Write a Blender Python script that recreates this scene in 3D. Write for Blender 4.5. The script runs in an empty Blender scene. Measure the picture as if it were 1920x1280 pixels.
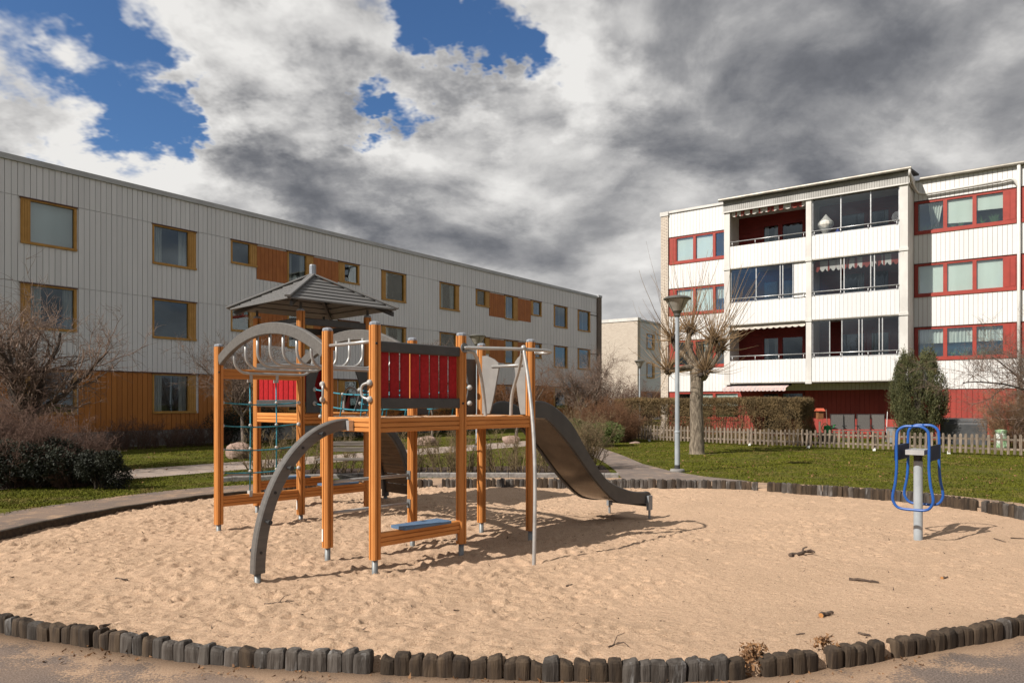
import bpy, math, random
import numpy as np
from mathutils import Vector, Matrix
from mathutils.geometry import tessellate_polygon

SC = bpy.context.scene
COL = SC.collection
R = math.radians

# ---------------------------------------------------------------- camera
cam_d = bpy.data.cameras.new('camera')
cam = bpy.data.objects.new('camera', cam_d)
COL.objects.link(cam)
cam.location = (0, 0, 1.6)
cam.rotation_euler = (R(90), 0, 0)
cam_d.sensor_width = 36
cam_d.lens = 36 * 1350 / 1920
cam_d.shift_y = 116 / 1920
cam_d.clip_end = 2000
SC.camera = cam

# ---------------------------------------------------------------- exposure
SC.view_settings.view_transform = 'Standard'
SC.view_settings.look = 'None'
SC.view_settings.exposure = 0.35
SC.view_settings.gamma = 1.0
SC.view_settings.use_curve_mapping = False
SC.render.engine = 'CYCLES'
SC.cycles.max_bounces = 6
SC.cycles.diffuse_bounces = 3
SC.cycles.transparent_max_bounces = 12
SC.cycles.use_denoising = True

# ---------------------------------------------------------------- sun
SUN_EL = R(41)
SUN_AZ = (-0.84, -0.5426)
sd = Vector((SUN_AZ[0] * math.cos(SUN_EL), SUN_AZ[1] * math.cos(SUN_EL), math.sin(SUN_EL))).normalized()
sl = bpy.data.lights.new('sun', 'SUN')
sl.energy = 5.0
sl.angle = R(0.5)
sl.color = (1.0, 0.94, 0.86)
so = bpy.data.objects.new('sun', sl)
COL.objects.link(so)
so.location = (-20, -15, 30)
so.rotation_euler = (-sd).to_track_quat('-Z', 'Y').to_euler()

# ---------------------------------------------------------------- world
W = bpy.data.worlds.new('World')
SC.world = W
W.use_nodes = True


class NT:
    """tiny node-tree writer"""
    def __init__(s, nt):
        s.nt = nt

    def n(s, t, **kw):
        nd = s.nt.nodes.new(t)
        for k, v in kw.items():
            setattr(nd, k, v)
        return nd

    def link(s, a, b):
        s.nt.links.new(a, b)

    def put(s, sock, v):
        if hasattr(v, 'is_output') or isinstance(v, bpy.types.NodeSocket):
            s.link(v, sock)
        else:
            sock.default_value = v

    def m(s, op, a, b=None, c=None, clamp=False):
        nd = s.n('ShaderNodeMath', operation=op, use_clamp=clamp)
        s.put(nd.inputs[0], a)
        if b is not None:
            s.put(nd.inputs[1], b)
        if c is not None:
            s.put(nd.inputs[2], c)
        return nd.outputs[0]

    def v(s, op, a, b=None, out=0):
        nd = s.n('ShaderNodeVectorMath', operation=op)
        s.put(nd.inputs[0], a)
        if b is not None:
            s.put(nd.inputs[1] if op != 'SCALE' else nd.inputs[3], b)
        return nd.outputs[out] if op not in ('DOT_PRODUCT', 'LENGTH') else nd.outputs[1]

    def noise(s, vec, scale, detail=4, rough=0.55, dist=0.0, out=0):
        nd = s.n('ShaderNodeTexNoise')
        if vec is not None:
            s.put(nd.inputs['Vector'], vec)
        s.put(nd.inputs['Scale'], scale)
        nd.inputs['Detail'].default_value = detail
        nd.inputs['Roughness'].default_value = rough
        nd.inputs['Distortion'].default_value = dist
        return nd.outputs[out]

    def ramp(s, fac, stops, interp='LINEAR'):
        nd = s.n('ShaderNodeValToRGB')
        cr = nd.color_ramp
        cr.interpolation = interp
        while len(cr.elements) < len(stops):
            cr.elements.new(0.5)
        for e, (p, c) in zip(cr.elements, stops):
            e.position = p
            e.color = (c[0], c[1], c[2], 1)
        s.put(nd.inputs[0], fac)
        return nd.outputs[0]

    def mix(s, f, a, b, mode='MIX'):
        nd = s.n('ShaderNodeMix', data_type='RGBA', blend_type=mode)
        s.put(nd.inputs[0], f)
        for i, x in ((6, a), (7, b)):
            if isinstance(x, (tuple, list)):
                nd.inputs[i].default_value = (x[0], x[1], x[2], 1)
            else:
                s.link(x, nd.inputs[i])
        return nd.outputs[2]

    def sstep(s, x, a, b, lo=0.0, hi=1.0):
        nd = s.n('ShaderNodeMapRange', interpolation_type='SMOOTHSTEP')
        s.put(nd.inputs[0], x)
        for i, q in enumerate((a, b, lo, hi)):
            nd.inputs[i + 1].default_value = q
        return nd.outputs[0]


def pxdir(px, py):
    return Vector(((px - 960) / 1350, 1.0, (756 - py) / 1350)).normalized()


wt = W.node_tree
wt.nodes.clear()
N = NT(wt)
tc = N.n('ShaderNodeTexCoord').outputs['Generated']
D = N.v('NORMALIZE', tc)
sep = N.n('ShaderNodeSeparateXYZ')
N.link(D, sep.inputs[0])


def cloud_q(dx, dy, dz):
    """flattened-dome coordinates of a direction"""
    zz = N.m('ADD', N.m('MAXIMUM', dz, 0.0), 0.34)
    cx = N.n('ShaderNodeCombineXYZ')
    N.link(N.m('DIVIDE', dx, zz), cx.inputs[0])
    N.link(N.m('DIVIDE', dy, zz), cx.inputs[1])
    cx.inputs[2].default_value = 1.3
    return cx.outputs[0]


def puffs(q, scale, detail):
    nd = N.n('ShaderNodeTexVoronoi', feature='SMOOTH_F1', voronoi_dimensions='2D', normalize=True)
    N.link(q, nd.inputs['Vector'])
    nd.inputs['Scale'].default_value = scale
    nd.inputs['Detail'].default_value = detail
    nd.inputs['Roughness'].default_value = 0.52
    nd.inputs['Lacunarity'].default_value = 2.15
    nd.inputs['Smoothness'].default_value = 0.55
    return N.m('SUBTRACT', 1.0, nd.outputs['Distance'])


def wobble(q, amt, scale):
    return N.v('ADD', q, N.v('SCALE', N.v('SUBTRACT', N.noise(q, scale, 3, 0.55, out=1), (0.5, 0.5, 0.5)), amt))


def cloud_height(q):
    """billowing relief of the cloud deck"""
    w = wobble(q, 0.26, 2.2)
    return N.m('ADD', N.m('ADD', N.m('MULTIPLY', puffs(w, 3.2, 1.4), 0.66), N.m('MULTIPLY', N.noise(q, 1.5, 2, 0.5), 0.50)), N.m('MULTIPLY', N.noise(w, 7.0, 5, 0.60), 0.34))


q0 = cloud_q(sep.outputs[0], sep.outputs[1], sep.outputs[2])
# the same place seen a little higher and nearer the sun: is there more cloud above this point?
q1 = cloud_q(N.m('ADD', sep.outputs[0], -0.030), N.m('ADD', sep.outputs[1], -0.012), N.m('ADD', sep.outputs[2], 0.045))
h0 = cloud_height(q0)
h1 = cloud_height(q1)
d0 = N.m('ADD', N.m('MULTIPLY', h0, 0.75), N.m('MULTIPLY', N.noise(q0, 0.62, 2, 0.5), 0.3))
warp = N.v('ADD', D, N.v('SCALE', N.v('SUBTRACT', N.noise(q0, 2.2, 6, 0.64, out=1), (0.5, 0.5, 0.5)), 0.62))
warp = N.v('NORMALIZE', warp)


def blob(px, py, wdt):
    """soft patch of sky round one direction, 1 in its middle"""
    nd = N.v('DOT_PRODUCT', warp, tuple(pxdir(px, py)))
    return N.sstep(nd, math.cos(wdt), 1.0)


def summed(items):
    acc = None
    for (px, py, wd, k) in items:
        t = N.m('MULTIPLY', blob(px, py, wd), k)
        acc = t if acc is None else N.m('ADD', acc, t)
    return acc


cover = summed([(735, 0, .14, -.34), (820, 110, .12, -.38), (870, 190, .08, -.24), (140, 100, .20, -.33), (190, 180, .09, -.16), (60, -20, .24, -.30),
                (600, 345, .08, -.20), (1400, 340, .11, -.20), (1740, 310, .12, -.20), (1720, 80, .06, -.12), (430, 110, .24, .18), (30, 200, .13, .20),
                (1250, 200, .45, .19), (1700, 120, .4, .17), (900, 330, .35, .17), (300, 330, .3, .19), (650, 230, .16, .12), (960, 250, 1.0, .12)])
dens = N.m('ADD', N.m('SUBTRACT', d0, 0.135), cover)  # offset thins cloud out of view to darken ground shadows; cover refills the view
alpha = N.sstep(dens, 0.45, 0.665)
relief = N.m('SUBTRACT', h0, h1)
shade = summed([(300, 60, .15, .22), (430, 90, .15, .22), (570, 60, .13, .18), (710, 160, .13, .20), (60, 190, .14, .24), (230, 240, .15, .18), (110, 270, .17, .10),
                (950, 80, .14, .20), (1010, 190, .16, .14), (870, 210, .12, .10), (1760, 180, .17, .10), (1050, 530, .22, .10),
                (470, 200, .14, -.12), (560, 245, .17, -.20), (660, 300, .16, -.20), (800, 310, .15, -.10), (1310, 110, .22, -.08), (1530, 130, .24, -.12), (1480, 220, .22, -.08),
                (1300, 280, .18, -.10), (850, 400, .17, -.08), (980, 395, .17, -.10), (1630, 250, .18, -.10), (1870, 50, .2, -.10), (1000, 460, .3, .09), (300, 330, .3, .05), (1500, 330, .3, .06)])
lum = N.m('ADD', N.m('ADD', N.m('MULTIPLY', relief, N.sstep(sep.outputs[2], 0.02, 0.38, 0.9, 1.9)), 0.575), shade)
lum = N.m('ADD', lum, N.m('MULTIPLY', N.sstep(dens, 0.68, 0.50), 0.10))
ccol = N.ramp(lum, [(0.0, (.100, .106, .124)), (0.25, (.185, .191, .210)), (0.5, (.345, .345, .355)), (0.76, (.64, .63, .62)), (1.0, (.88, .865, .84))])
sky = N.n('ShaderNodeTexSky', sky_type='NISHITA')
sky.sun_disc = False
sky.sun_elevation = SUN_EL
sky.sun_rotation = math.atan2(SUN_AZ[0], SUN_AZ[1])
sky.air_density = 1.0
sky.dust_density = 0.4
sky.ozone_density = 4.5
bgs = N.n('ShaderNodeBackground')
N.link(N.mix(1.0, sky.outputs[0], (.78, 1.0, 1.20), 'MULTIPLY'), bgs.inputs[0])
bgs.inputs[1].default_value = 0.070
bgc = N.n('ShaderNodeBackground')
N.link(ccol, bgc.inputs[0])
bgc.inputs[1].default_value = 0.75
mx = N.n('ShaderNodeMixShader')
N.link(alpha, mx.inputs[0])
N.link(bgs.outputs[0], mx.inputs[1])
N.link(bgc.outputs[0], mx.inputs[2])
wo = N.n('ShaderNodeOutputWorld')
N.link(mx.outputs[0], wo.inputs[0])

# ---------------------------------------------------------------- materials
MATS = {}


def mat(name, c1, c2=None, rough=0.6, nscale=6.0, detail=5, stretch=(1, 1, 1), bump=0.0, bscale=60.0, metal=0.0, rand=0.0, spec=0.4,
        lo=0.35, hi=0.65, bdist=0.01, third=None):
    if name in MATS:
        return MATS[name]
    m = bpy.data.materials.new(name)
    m.use_nodes = True
    nt = m.node_tree
    nt.nodes.clear()
    K = NT(nt)
    out = K.n('ShaderNodeOutputMaterial')
    b = K.n('ShaderNodeBsdfPrincipled')
    K.link(b.outputs[0], out.inputs[0])
    b.inputs['Roughness'].default_value = rough
    b.inputs['Metallic'].default_value = metal
    b.inputs['Specular IOR Level'].default_value = spec
    co = K.n('ShaderNodeTexCoord').outputs['Object']
    if stretch != (1, 1, 1):
        co = K.v('MULTIPLY', co, stretch)
    if rand > 0:
        ri = K.n('ShaderNodeObjectInfo').outputs['Random']
        co = K.v('ADD', co, K.v('SCALE', (13.1, 7.7, 5.3), K.m('MULTIPLY', ri, 9.0)))
    c2 = c2 or tuple(x * 0.8 for x in c1)
    f = K.sstep(K.noise(co, nscale, detail, 0.6), lo, hi)
    col = K.mix(f, c1, c2)
    if third:
        col = K.mix(K.sstep(K.noise(co, third[1], 6, 0.65), third[2], third[3]), col, third[0])
    if rand > 0:
        ri = K.n('ShaderNodeObjectInfo').outputs['Random']
        g = K.m('ADD', K.m('MULTIPLY', ri, rand * 2), 1 - rand)
        col = K.mix(1.0, col, K.v('SCALE', (1, 1, 1), g), 'MULTIPLY')
    K.link(col, b.inputs['Base Color'])
    if bump > 0:
        bp = K.n('ShaderNodeBump')
        bp.inputs['Strength'].default_value = bump
        bp.inputs['Distance'].default_value = bdist
        K.link(K.noise(co, bscale, 6, 0.6), bp.inputs['Height'])
        K.link(bp.outputs[0], b.inputs['Normal'])
    MATS[name] = m
    return m


def glass_mat(name, refl=0.35, tint=(.75, .82, .82)):
    m = bpy.data.materials.new(name)
    m.use_nodes = True
    nt = m.node_tree
    nt.nodes.clear()
    K = NT(nt)
    out = K.n('ShaderNodeOutputMaterial')
    t = K.n('ShaderNodeBsdfTransparent')
    t.inputs[0].default_value = (*tint, 1)
    g = K.n('ShaderNodeBsdfGlossy')
    g.inputs[0].default_value = (.74, .87, .96, 1)
    g.inputs['Roughness'].default_value = 0.015
    co = K.n('ShaderNodeTexCoord').outputs['Object']
    bp = K.n('ShaderNodeBump')
    bp.inputs['Strength'].default_value = 0.05
    bp.inputs['Distance'].default_value = 0.02
    K.link(K.noise(co, 1.3, 1, 0.4), bp.inputs['Height'])
    K.link(bp.outputs[0], g.inputs['Normal'])
    lw = K.n('ShaderNodeLayerWeight')
    lw.inputs[0].default_value = 0.3
    f = K.m('ADD', K.m('MULTIPLY', lw.outputs[1], 0.42), refl, clamp=True)
    x = K.n('ShaderNodeMixShader')
    K.link(f, x.inputs[0])
    K.link(t.outputs[0], x.inputs[1])
    K.link(g.outputs[0], x.inputs[2])
    K.link(x.outputs[0], out.inputs[0])
    MATS[name] = m
    return m


def brick_mat(name, c1, c2, mortar):
    m = bpy.data.materials.new(name)
    m.use_nodes = True
    nt = m.node_tree
    nt.nodes.clear()
    K = NT(nt)
    out = K.n('ShaderNodeOutputMaterial')
    b = K.n('ShaderNodeBsdfPrincipled')
    b.inputs['Roughness'].default_value = 0.85
    K.link(b.outputs[0], out.inputs[0])
    co = K.n('ShaderNodeTexCoord').outputs['Object']
    sp = K.n('ShaderNodeSeparateXYZ')
    K.link(co, sp.inputs[0])
    cx = K.n('ShaderNodeCombineXYZ')
    K.link(K.m('ADD', sp.outputs[0], sp.outputs[1]), cx.inputs[0])
    K.link(sp.outputs[2], cx.inputs[1])
    br = K.n('ShaderNodeTexBrick')
    br.inputs['Scale'].default_value = 1.0
    br.inputs['Brick Width'].default_value = 0.25
    br.inputs['Row Height'].default_value = 0.083
    br.inputs['Mortar Size'].default_value = 0.011
    br.inputs['Color1'].default_value = (*c1, 1)
    br.inputs['Color2'].default_value = (*c2, 1)
    br.inputs['Mortar'].default_value = (*mortar, 1)
    K.link(cx.outputs[0], br.inputs['Vector'])
    K.link(br.outputs[0], b.inputs['Base Color'])
    bp = K.n('ShaderNodeBump')
    bp.inputs['Strength'].default_value = 0.6
    bp.inputs['Distance'].default_value = 0.01
    K.link(K.m('SUBTRACT', 1.0, br.outputs[1]), bp.inputs['Height'])
    K.link(bp.outputs[0], b.inputs['Normal'])
    MATS[name] = m
    return m


mat('orange_wood', (.54, .228, .068), (.46, .180, .048), 0.6, 2.2, 5, (1.0, 14, 14), 0.08, 30, rand=0.12, spec=.2, third=((.38, .145, .042), 1.1, .60, .78))
mat('grey_wood', (.125, .116, .107), (.100, .093, .086), 0.55, 2.0, 6, (1.2, 14, 14), 0.08, 30, rand=0.05)
mat('dark_panel', (.062, .060, .060), (.050, .049, .049), 0.5, 9, rand=0.04)
mat('red_board', (.36, .016, .020), (.29, .012, .014), 0.6, 3, 5, (8, 8, 1), 0.08, 30, rand=0.10, spec=.15)
mat('blue_board', (.075, .135, .23), (.10, .17, .27), 0.55, 8)
mat('grey_panel', (.24, .228, .215), (.21, .20, .19), 0.5, 5)
mat('zinc', (.22, .23, .23), (.15, .16, .165), 0.5, 14, metal=0.3)
mat('tube_steel', (.42, .41, .395), (.34, .335, .325), 0.38, 9, metal=0.35)
mat('cap_plastic', (.27, .29, .325), (.22, .24, .27), 0.45, 10)
mat('ball_plastic', (.42, .41, .395), (.34, .335, .32), 0.5, 20)
mat('rope_teal', (.025, .15, .19), (.035, .25, .34), 0.7, 40, bump=.3, bscale=200)
mat('black_rubber', (.018, .018, .02), (.03, .03, .03), 0.6)
mat('slide_plastic', (.052, .050, .049), (.066, .063, .060), 0.42, 5)
mat('slide_steel', (.24, .20, .16), (.17, .14, .11), 0.25, 3, metal=0.8)
mat('climb_plank', (.15, .095, .052), (.085, .052, .028), 0.7, 3, 6, (1, 10, 10), .2, 30, rand=0.15)
mat('roof_slat', (.145, .14, .135), (.11, .107, .104), 0.55, 2, 6, (1, 14, 14), 0.1, 30, rand=0.05)
mat('trainer_blue', (.012, .085, .33), (.012, .072, .28), 0.35, 6, spec=.5)
mat('trainer_navy', (.008, .018, .05), (.012, .024, .058), 0.6, spec=.15)
mat('log_grey', (.088, .076, .066), (.036, .028, .022), 0.85, 3, 7, (7, 7, 1.2), .6, 14, rand=0.35, third=((.20, .192, .185), 2.4, .55, .72))
mat('log_brown', (.066, .045, .028), (.026, .017, .011), 0.88, 3, 7, (7, 7, 1.2), .6, 14, rand=0.3)
mat('kerb_timber', (.06, .045, .03), (.03, .022, .016), 0.9, 3, 6, (1, 6, 6), .4, 20)
mat('granite', (.26, .24, .22), (.16, .148, .14), 0.85, 14, 8, bump=.5, bscale=18, rand=.1)
mat('boulder', (.34, .235, .19), (.24, .165, .13), 0.9, 5, 8, bump=.5, bscale=9)
mat('clad_grey', (.66, .665, .69), (.61, .615, .64), 0.62, .7, 5, (1, 1, .25), bump=0.03, bscale=40, rand=.025)
mat('clad_ochre', (.42, .155, .028), (.35, .125, .022), 0.6, .8, 5, (1, 1, .25), rand=.05)
mat('frame_ochre', (.44, .235, .055), (.37, .19, .04), 0.55, 3)
mat('panel_ochre', (.46, .25, .065), (.40, .21, .05), 0.55, 4)
mat('panel_brown', (.38, .125, .024), (.32, .10, .018), 0.55, 2, rand=.04)
mat('flash_brown', (.10, .035, .02), (.08, .03, .018), 0.5)
mat('parapet_metal', (.40, .405, .41), (.34, .345, .35), 0.45, 1.2, metal=.2)
mat('concrete', (.25, .24, .225), (.18, .17, .165), 0.9, 2.5, 8, bump=.2, bscale=30)
mat('clad_white', (.70, .69, .672), (.65, .64, .625), 0.55, .8, 6, (1, 1, .3), rand=.02)
mat('white_paint', (.62, .60, .565), (.52, .50, .47), 0.6, 1.6, 7, (1, 1, .5), third=((.42, .37, .31), 2.2, .62, .8))
mat('fascia_grey', (.40, .39, .37), (.32, .31, .29), 0.6, 1.5)
mat('soffit', (.42, .40, .36), (.36, .34, .30), 0.7, 1)
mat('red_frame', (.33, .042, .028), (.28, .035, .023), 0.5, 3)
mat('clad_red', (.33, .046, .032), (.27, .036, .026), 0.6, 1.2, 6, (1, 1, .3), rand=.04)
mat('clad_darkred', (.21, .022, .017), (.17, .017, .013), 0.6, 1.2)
mat('gutter_metal', (.30, .28, .24), (.22, .20, .17), 0.45, 2, metal=.3)
mat('roof_felt', (.05, .05, .052), (.035, .035, .036), 0.9, 2)
mat('alu', (.62, .62, .62), (.5, .5, .5), 0.35, 6, metal=.6)
mat('room_dark', (.020, .021, .024), (.035, .034, .035), 0.9, .8)
mat('room_mid', (.09, .085, .08), (.05, .05, .05), 0.9, .9)
mat('blind_white', (.74, .74, .70), (.66, .66, .62), 0.8, 1, 3, (1, 1, .1))
mat('curtain_white', (.70, .69, .65), (.38, .38, .37), 0.85, 3, 4, (6, 1, .2))
mat('awning_pink', (.62, .44, .40), (.42, .36, .36), 0.8, 3, 2, (4, .3, .3), lo=.48, hi=.52)
mat('awning_stripe', (.62, .60, .55), (.28, .05, .035), 0.8, 3, 0, (3, .1, .1), lo=.47, hi=.53)
mat('awning_cream', (.66, .60, .52), (.5, .45, .4), 0.8, 3)
mat('fence_wood', (.235, .185, .14), (.13, .10, .075), 0.85, 3, 6, (10, 10, 1.5), .3, 30, rand=.3)
mat('bark', (.27, .22, .165), (.10, .078, .056), 0.9, 5, 8, (4, 4, .9), .9, 9, bdist=.03)
mat('bark_dark', (.075, .058, .045), (.04, .03, .024), 0.9, 8, 7, (3, 3, 1), .6, 14)
mat('bark_pale', (.22, .175, .145), (.11, .085, .07), 0.9, 8, 7, (3, 3, 1), .6, 14)
mat('twig_grey', (.24, .165, .125), (.12, .085, .065), 0.9, 3, rand=.05)
mat('twig_red', (.165, .098, .070), (.09, .052, .039), 0.9, 3)
mat('twig_tan', (.34, .21, .12), (.20, .12, .065), 0.9, 3)
mat('twig_olive', (.185, .125, .055), (.105, .072, .032), 0.9, 2.5, third=((.22, .095, .035), 1.4, .58, .75))
mat('twig_rust', (.20, .10, .05), (.12, .06, .032), 0.9, 3)
mat('twig_bud', (.23, .165, .085), (.12, .088, .05), 0.9, 3)
mat('whip', (.33, .215, .115), (.20, .13, .07), 0.85, 2)
mat('leaf_dark', (.020, .024, .010), (.010, .012, .006), 0.7, 3)
mat('leaf_yew', (.105, .105, .038), (.050, .056, .022), 0.75, 5, third=((.16, .115, .045), 4, .55, .75))
mat('leaf_green', (.095, .12, .022), (.055, .075, .016), 0.7, 4)
mat('lamp_pole', (.33, .36, .385), (.27, .30, .32), 0.5, 3)
mat('lamp_hood', (.15, .145, .125), (.10, .098, .088), 0.4, 5, metal=.3)
mat('lamp_glass', (.40, .38, .33), (.28, .265, .23), 0.3, 4)
mat('bench_wood', (.19, .165, .14), (.11, .095, .08), 0.85, 2, 6, (1, 12, 12), .3, 30)
mat('dry_leaf', (.25, .13, .055), (.13, .065, .03), 0.8, 12, lo=.3, hi=.7)
mat('stick', (.12, .085, .06), (.06, .04, .03), 0.9, 18, 6, bump=.5, bscale=50)
mat('stick_cut', (.45, .22, .08), (.36, .17, .06), 0.8, 20)
mat('textilene', (.145, .135, .125), (.11, .10, .095), 0.75, 30)
mat('grill_cover', (.050, .052, .055), (.075, .077, .08), 0.55, 2.5)
mat('bird_orange', (.24, .10, .04), (.18, .075, .03), 0.7, 8)
mat('roof_tile_red', (.50, .10, .05), (.40, .08, .04), 0.7, 8)
mat('can_green', (.01, .20, .05), (.01, .16, .04), 0.4)
mat('bag_green', (.32, .50, .28), (.62, .63, .58), 0.6, 4, lo=.45, hi=.55)
mat('pot_grey', (.24, .25, .26), (.17, .18, .19), 0.5)
mat('ornament_blue', (.05, .07, .28), (.04, .06, .24), 0.6)
mat('lantern_cloth', (.66, .63, .58), (.48, .46, .42), 0.85, 4, 3, (10, 10, .3))
mat('plant_leaf', (.05, .13, .03), (.03, .08, .02), 0.6, 6)
mat('litter_white', (.7, .7, .68), (.6, .6, .58), 0.7)
glass_mat('glass_left', 0.10, (.62, .68, .70))
glass_mat('glass_right', 0.25, (.86, .95, .92))
glass_mat('glass_balcony', 0.10, (.74, .76, .77))
brick_mat('brick_pale', (.60, .52, .43), (.52, .44, .36), (.30, .26, .22))
brick_mat('brick_dark', (.20, .155, .125), (.16, .12, .10), (.10, .085, .075))


def ground_mats():
    # sand
    m = bpy.data.materials.new('sand')
    m.use_nodes = True
    nt = m.node_tree
    nt.nodes.clear()
    K = NT(nt)
    out = K.n('ShaderNodeOutputMaterial')
    b = K.n('ShaderNodeBsdfPrincipled')
    b.inputs['Roughness'].default_value = 0.95
    b.inputs['Specular IOR Level'].default_value = 0.15
    K.link(b.outputs[0], out.inputs[0])
    co = K.n('ShaderNodeTexCoord').outputs['Object']
    c = K.mix(K.sstep(K.noise(co, 1.1, 6, .6), .35, .68), (.475, .315, .208), (.40, .265, .172))
    c = K.mix(K.sstep(K.noise(co, 110, 3, .7), .40, .66), c, (.58, .42, .29))
    c = K.mix(K.sstep(K.noise(co, 62, 4, .75), .54, .70), c, (.23, .14, .085))
    c = K.mix(K.sstep(K.noise(co, 24, 3, .6), .66, .72), c, (.12, .075, .05))
    K.link(c, b.inputs['Base Color'])
    bp = K.n('ShaderNodeBump')
    bp.inputs['Strength'].default_value = 0.9
    bp.inputs['Distance'].default_value = 0.026
    h = K.m('ADD', K.m('MULTIPLY', K.noise(co, 19, 6, .68), 1.0), K.m('MULTIPLY', K.noise(co, 150, 3, .7), .35))
    K.link(h, bp.inputs['Height'])
    K.link(bp.outputs[0], b.inputs['Normal'])
    MATS['sand'] = m
    # asphalt dusted with sand (attribute "sandy" = how much sand has been carried there)
    m = bpy.data.materials.new('asphalt_sandy')
    m.use_nodes = True
    nt = m.node_tree
    nt.nodes.clear()
    K = NT(nt)
    out = K.n('ShaderNodeOutputMaterial')
    b = K.n('ShaderNodeBsdfPrincipled')
    b.inputs['Roughness'].default_value = 0.9
    b.inputs['Specular IOR Level'].default_value = 0.2
    K.link(b.outputs[0], out.inputs[0])
    co = K.n('ShaderNodeTexCoord').outputs['Object']
    c = K.mix(K.sstep(K.noise(co, 90, 4, .7), .38, .64), (.085, .066, .057), (.215, .172, .147))
    c = K.mix(K.sstep(K.noise(co, .9, 5, .6), .35, .65), c, K.mix(.35, c, (.33, .22, .15)))
    at = K.n('ShaderNodeAttribute', attribute_name='sandy').outputs['Fac']
    f = K.m('ADD', at, K.m('ADD', K.m('MULTIPLY', K.m('SUBTRACT', K.noise(co, 2.6, 8, .65), .5), 1.5), K.m('MULTIPLY', K.m('SUBTRACT', K.noise(co, 60, 4, .7), .5), 1.1)))
    f = K.sstep(f, .42, .62)
    sc = K.mix(K.sstep(K.noise(co, 95, 4, .7), .42, .66), (.33, .215, .14), (.46, .33, .225))
    c = K.mix(f, c, sc)
    K.link(c, b.inputs['Base Color'])
    bp = K.n('ShaderNodeBump')
    bp.inputs['Strength'].default_value = 0.6
    bp.inputs['Distance'].default_value = 0.008
    K.link(K.m('ADD', K.noise(co, 140, 3, .7), K.m('MULTIPLY', f, .5)), bp.inputs['Height'])
    K.link(bp.outputs[0], b.inputs['Normal'])
    MATS['asphalt_sandy'] = m


ground_mats()
mat('path_asphalt', (.33, .265, .225), (.27, .215, .18), 0.9, 1.3, 8, bump=.4, bscale=120, third=((.42, .31, .22), 3, .5, .75))
mat('lawn_soil', (.092, .094, .013), (.058, .062, .010), 0.95, 1.2, 9, spec=.08, bump=.5, bscale=40, third=((.12, .095, .045), .8, .56, .75))
mat('mulch', (.075, .045, .032), (.035, .022, .017), 0.95, 30, 7, bump=.9, bscale=60, bdist=.03)
mat('grass_blade', (.118, .122, .013), (.070, .080, .009), 0.8, .9, 8, spec=.08, third=((.17, .125, .045), 1.3, .47, .68))


# ---------------------------------------------------------------- mesh helpers
def mesh_np(name, V, F, mats=(), smooth=False, midx=None):
    """V (n,3) array, F list/array of faces with equal length or mixed list"""
    me = bpy.data.meshes.new(name)
    V = np.asarray(V, dtype=np.float32)
    if isinstance(F, np.ndarray):
        nf, k = F.shape
        me.vertices.add(len(V))
        me.vertices.foreach_set('co', V.ravel())
        me.loops.add(nf * k)
        me.loops.foreach_set('vertex_index', F.astype(np.int32).ravel())
        me.polygons.add(nf)
        me.polygons.foreach_set('loop_start', np.arange(0, nf * k, k, dtype=np.int32))
        me.update(calc_edges=True)
    else:
        me.from_pydata([tuple(map(float, v)) for v in V], [], F)
        me.update()
    for mm in mats:
        me.materials.append(mm if not isinstance(mm, str) else MATS[mm])
    if midx is not None:
        me.polygons.foreach_set('material_index', np.asarray(midx, dtype=np.int32))
    if smooth:
        me.polygons.foreach_set('use_smooth', np.ones(len(me.polygons), dtype=bool))
    return me


def link(name, me, parent=None, loc=(0, 0, 0), rot=None, label=None, cat=None, group=None, kind=None):
    o = bpy.data.objects.new(name, me)
    COL.objects.link(o)
    if parent is not None:
        o.parent = parent
    o.location = loc
    if rot is not None:
        o.rotation_euler = rot
    tag(o, label, cat, group, kind)
    return o


def tag(o, label=None, cat=None, group=None, kind=None):
    if label:
        o['label'] = label
    if cat:
        o['category'] = cat
    if group:
        o['group'] = group
    if kind:
        o['kind'] = kind
    return o


def thing(name, label, cat, loc=(0, 0, 0), rz=0.0, group=None):
    return link(name, None, None, loc, (0, 0, rz), label, cat, group)


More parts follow.
